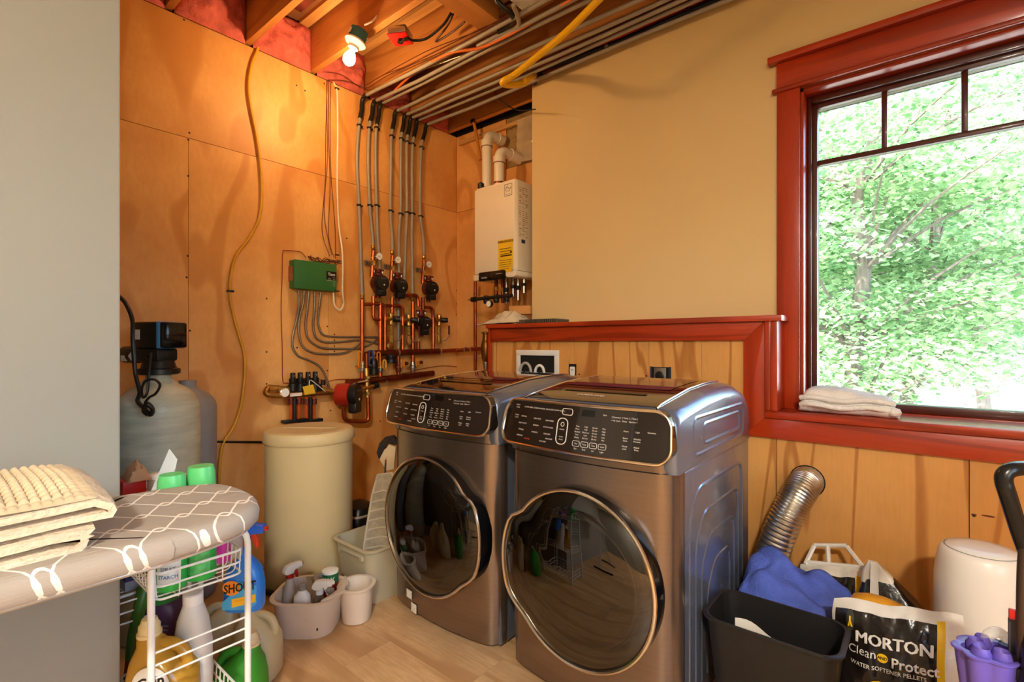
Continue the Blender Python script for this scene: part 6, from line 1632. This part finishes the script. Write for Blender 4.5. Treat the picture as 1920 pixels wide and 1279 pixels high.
for nm, poly in (('carry_handle', [(.0, 0), (.028, .075), (.15, .085), (.215, 0), (.19, 0), (.14, .067), (.04, .06), (.025, .012), (.17, .012), (.178, 0)]),):
    bar = MB()
    for (p_, q_) in (((.0, -.005), (.03, .075)), ((.03, .078), (.15, .086)), ((.15, .082), (.215, -.005)), ((.088, .0), (.08, .08)), ((.0, .004), (.215, .004))):
        bar.tube([H(*p_), H(*q_)], .009, 6)
    bar.build('carry_handle', BAGW, t, smooth=50)
# pinched bag
t = T('salt_bag', 'dark salt bag with pinched white peak behind the yellow tub', 'bag', (3.04, -.7, 0), group='water softener salt bags')
cp_ = Vector((3.035, -.70, 0))
secs = [(rrect(.13, .085, .03), Z0), (rrect(.14, .095, .04), .1), (rrect(.13, .085, .04), .28), (rrect(.085, .05, .03), .38), (rrect(.04, .015, .01), .455), (rrect(.012, .006, .004), .49)]
MB().stack([(o, z, cp_.x - .03 * (z > .3) - (.04 * (z - .38) / .1 if z > .38 else 0), cp_.y) for o, z in secs]).build('bag_film', BAGK, t, smooth=45)
MB().shell(lambda a_, b_: (cp_.x - .062 - .008 * b_ + (.03 * (a_ - .5)) * (1 - .3 * b_), cp_.y - .09 + .085 * b_ - .012, .33 + .16 * b_), 4, 8, (0, -.004, .0)).build('white_seam', BAGW, t, smooth=50)
MB().stack([(rrect(.06, .03, .015), .418, cp_.x - .05, cp_.y), (rrect(.043, .018, .012), .457, cp_.x - .063, cp_.y), (rrect(.015, .009, .006), .493, cp_.x - .075, cp_.y)]).build('white_peak', BAGW, t, smooth=45)
# yellow tub
t = T('yellow_tub', 'smooth orange-yellow plastic tub between the salt bags', 'tub', (2.985, -.875, 0))
MB().stack([(rrect(.075, .045, .03), 0, 2.985, -.875), (rrect(.085, .05, .035), .3, 2.985, -.875), (rrect(.085, .05, .035), .39, 2.985, -.875), (rrect(.07, .04, .03), .42, 2.985, -.875), (rrect(.03, .02, .015), .435, 2.985, -.875)]).build('tub_body', mat('egg_yellow', '#eda52a', .45, var=.03), t, smooth=50)
# white can
cwc = Vector((3.252, -.80, 0))
t = T('white_trash_can', 'tall white round trash can at the right under the window', 'trash can', cwc)
Mw = Matrix.Translation(cwc)
MB().lathe([(.105, 0), (.112, .01), (.121, .42), (.118, .55), (.112, .60), (.106, .632), (.098, .645), (.09, .647)], 40, Mw).build('can_body', mat('gloss_white', '#efe9df', .3, var=.02, coat=.2), t, smooth=50)
MB().lathe([(.09, .6475), (.086, .652), (.05, .657), (0, .658)], 40, Mw).build('lid', mat('gloss_white'), t, smooth=50)
MB().tube([Mw @ Vector((.0915 * math.cos(a_), .0915 * math.sin(a_), .6475)) for a_ in [i * PI / 20 for i in range(40)]], .0012, 5, closed=True).build('lid_gap', mat('gap_grey', '#8a847a', .6), t)
MB().lathe([(.1255, .36), (.1262, .363), (.1255, .366)], 40, Mw).build('seam_ring', mat('gloss_white'), t)

# vacuum at the right edge
vx = pS(1922, HZ, 1.03)
t = T('upright_vacuum', 'black upright vacuum with purple tool holder at the right edge', 'vacuum cleaner', (vx.x + .05, vx.y, 0))
VB = mat('vacuum_black', '#22201e', .25, .3, var=.05)
hp = [pS(1934, 1060, 1.03), pS(1912, 1000, 1.02), pS(1890, 930, 1.0), pS(1882, 903, 1.0), pS(1885, 888, 1.0), pS(1900, 880, 1.0), pS(1925, 878, 1.01), pS(1950, 880, 1.02), pS(1963, 895, 1.03), pS(1962, 940, 1.03), pS(1958, 1060, 1.03)]
MB().tube(sp(hp, 6), .0145, 12).build('handle_grip', VB, t, smooth=60)
MB().tube(sp([pS(1924, 1010, 1.02), pS(1919, 1060, 1.02), pS(1917, 1150, 1.02), pS(1917, 1300, 1.02), Vector((pS(1917, 1300, 1.02).x, pS(1917, 1300, 1.02).y, .25))], 5), .010, 10).build('hose_wand', mat('vacuum_brown', '#4a3a30', .3, .4), t, smooth=60)
vb_ = Vector((vx.x + .06, vx.y + .01, 0))
MB().stack([(rrect(.08, .09, .05), .25, vb_.x, vb_.y), (rrect(.085, .1, .05), .45, vb_.x, vb_.y), (rrect(.07, .08, .05), .7, vb_.x, vb_.y), (rrect(.045, .05, .03), .82, vb_.x, vb_.y)]).build('motor_body', VB, t, smooth=50)
MB().stack([(rrect(.15, .13, .05), .01, vb_.x, vb_.y - .02), (rrect(.15, .14, .05), .05, vb_.x, vb_.y - .02), (rrect(.12, .11, .05), .09, vb_.x, vb_.y - .01), (rrect(.05, .05, .03), .26, vb_.x, vb_.y)]).build('floor_head', VB, t, smooth=50)
MB().tube([Vector((vb_.x, vb_.y, .8)), pS(1934, 1055, 1.03)], .016, 10).build('stem', VB, t)
q0 = pS(1905, 1153, 1.03)
MB().box(q0, (.022, .01, .02), None).build('red_latch', mat('latch_red', '#c0201c', .4), t, bevel=.002)
q0 = pS(1909, 1195, 1.04)
MB().box(q0, (.03, .012, .075)).build('latch_arm', mat('slate', '#4c4a52', .4), t, bevel=.003)
# purple tool holder: a fluted cup
ph = pS(1858, 1262, 1.06)
PU = mat('vacuum_purple', '#6a58b4', .35, var=.05)
mb = MB()
fl = []
for i in range(64):
    a_ = 2 * PI * i / 64
    rr = .056 + .009 * abs(math.cos(3.5 * a_))
    fl.append((rr * math.cos(a_), rr * .8 * math.sin(a_)))
tub(mb, fl, -.16, .05, .62, .012, .006, RZ(AC, ph)); mb.build('tool_cup', PU, t, smooth=50)
for k_, (x, y_, rr) in enumerate(((-.03, -.01, .016), (-.015, .018, .015), (.01, .03, .014), (.0, -.024, .016))):
    MB().lathe([(rr, .0), (rr * 1.1, .05), (rr * .8, .062), (rr * .6, .05), (0, .04)], 14, RZ(AC, ph) @ Matrix.Translation(Vector((x, y_, 0)))).build('tool_tip', PU, t)
br = RZ(AC, ph) @ Matrix.Translation(Vector((.04, -.03, .03))) @ Matrix.Rotation(.25, 4, 'Z') @ Matrix.Rotation(-.12, 4, 'Y')
MB().box((.02, 0, 0), (.11, .03, .03), br).build('dusting_brush', BLACK, t, bevel=.004)
random.seed(5)
bs_ = MB()
for i in range(60):
    x = -.03 + .1 * i / 59; bs_.tube([br @ Vector((x, -.004 + .008 * (i % 2), .012)), br @ Vector((x + .002, 0, .03 + random.uniform(-.003, .004)))], .0012, 4)
bs_.build('brush_bristles', BLACK, t, kind='stuff')
cl = mat('clear_acrylic', '#e8e4e2', .05, var=.02, alpha=.35, spec=.9)
cq = pS(1868, 1215, 1.09)
Mq = RZ(AC, cq)
MB().tube([Mq @ Vector((-.032 + .032 * (1 - math.cos(a_)), 0, -.02 + .055 * math.sin(a_))) for a_ in [PI * i / 14 for i in range(15)]], .011, 10).build('clear_handle', cl, t, smooth=60)
MB().text('Shark', .014, lambda x, y: Mq @ Vector((-.012 + x * .6 - y * .5, -.0135, .012 + x * .9 + y * .5)), bold=.02).build('handle_lettering', BLACK, t, smooth=0)
MB().lathe([(.034, 0), (.036, .004), (.032, .016), (.02, .024), (0, .026)], 22, Mq @ Matrix.Translation(Vector((.005, -.02, -.028)))).build('clear_cap', mat('clear_lilac', '#cfd0e2', .1, var=.05, alpha=.7, spec=.9), t)

# towel on the sill
SZ = .9985
WT = mat('white_terry', '#f0eeea', .95, var=.03, bump=.6, bs=150)
t = T('sill_towel', 'folded white towel lying on the window sill', 'towel', (2.84, -.335, SZ))
rings = []
for i in range(25):
    u1 = i / 24; x = 2.665 + .355 * u1
    e = min(1, min(u1, 1 - u1) * 14) ** .5
    ring = []
    for j in range(28):
        a_ = 2 * PI * j / 28
        c_, s_ = math.cos(a_), math.sin(a_)
        yy = .078 * math.copysign(abs(c_) ** .7, c_); zz = .054 * math.copysign(abs(s_) ** .75, s_)
        w = 1 + .10 * noise.noise(Vector((u1 * 6, c_ * 1.5, s_ * 2.0)))
        sag = .012 * math.sin(u1 * PI * 1.5)
        ring.append((x + .01 * s_ * (1 if u1 < .5 else -1), -.335 + yy * w * (.75 + .25 * e), SZ + .056 * (.6 + .4 * e) + zz * w * (.6 + .4 * e) - .012 * u1 + (sag if s_ > 0 else 0)))
    rings.append(ring)
for r_ in rings:
    for k_, p in enumerate(r_): r_[k_] = (p[0], p[1], max(p[2], SZ + .0005))
MB().loft(rings).build('towel_roll', WT, t, smooth=70)
for z, d in ((.035, .0), (.066, .004)):
    MB().tube(sp([(2.67 + .345 * i / 8, -.335 - .079 - d + .006 * noise.noise(Vector((i, z * 50, 0))) + (.018 if i in (0, 8) else 0), SZ + z + .006 * math.sin(i * 1.3)) for i in range(9)], 4), .012, 8).build('fold_edge', WT, t, smooth=60)
MB().lathe([(.002, -.02), (.022, -.012), (.026, .0), (.02, .014), (.002, .02)], 12, Matrix.Translation(Vector((3.012, -.40, SZ + .027)))).build('rolled_end', WT, t, smooth=60)
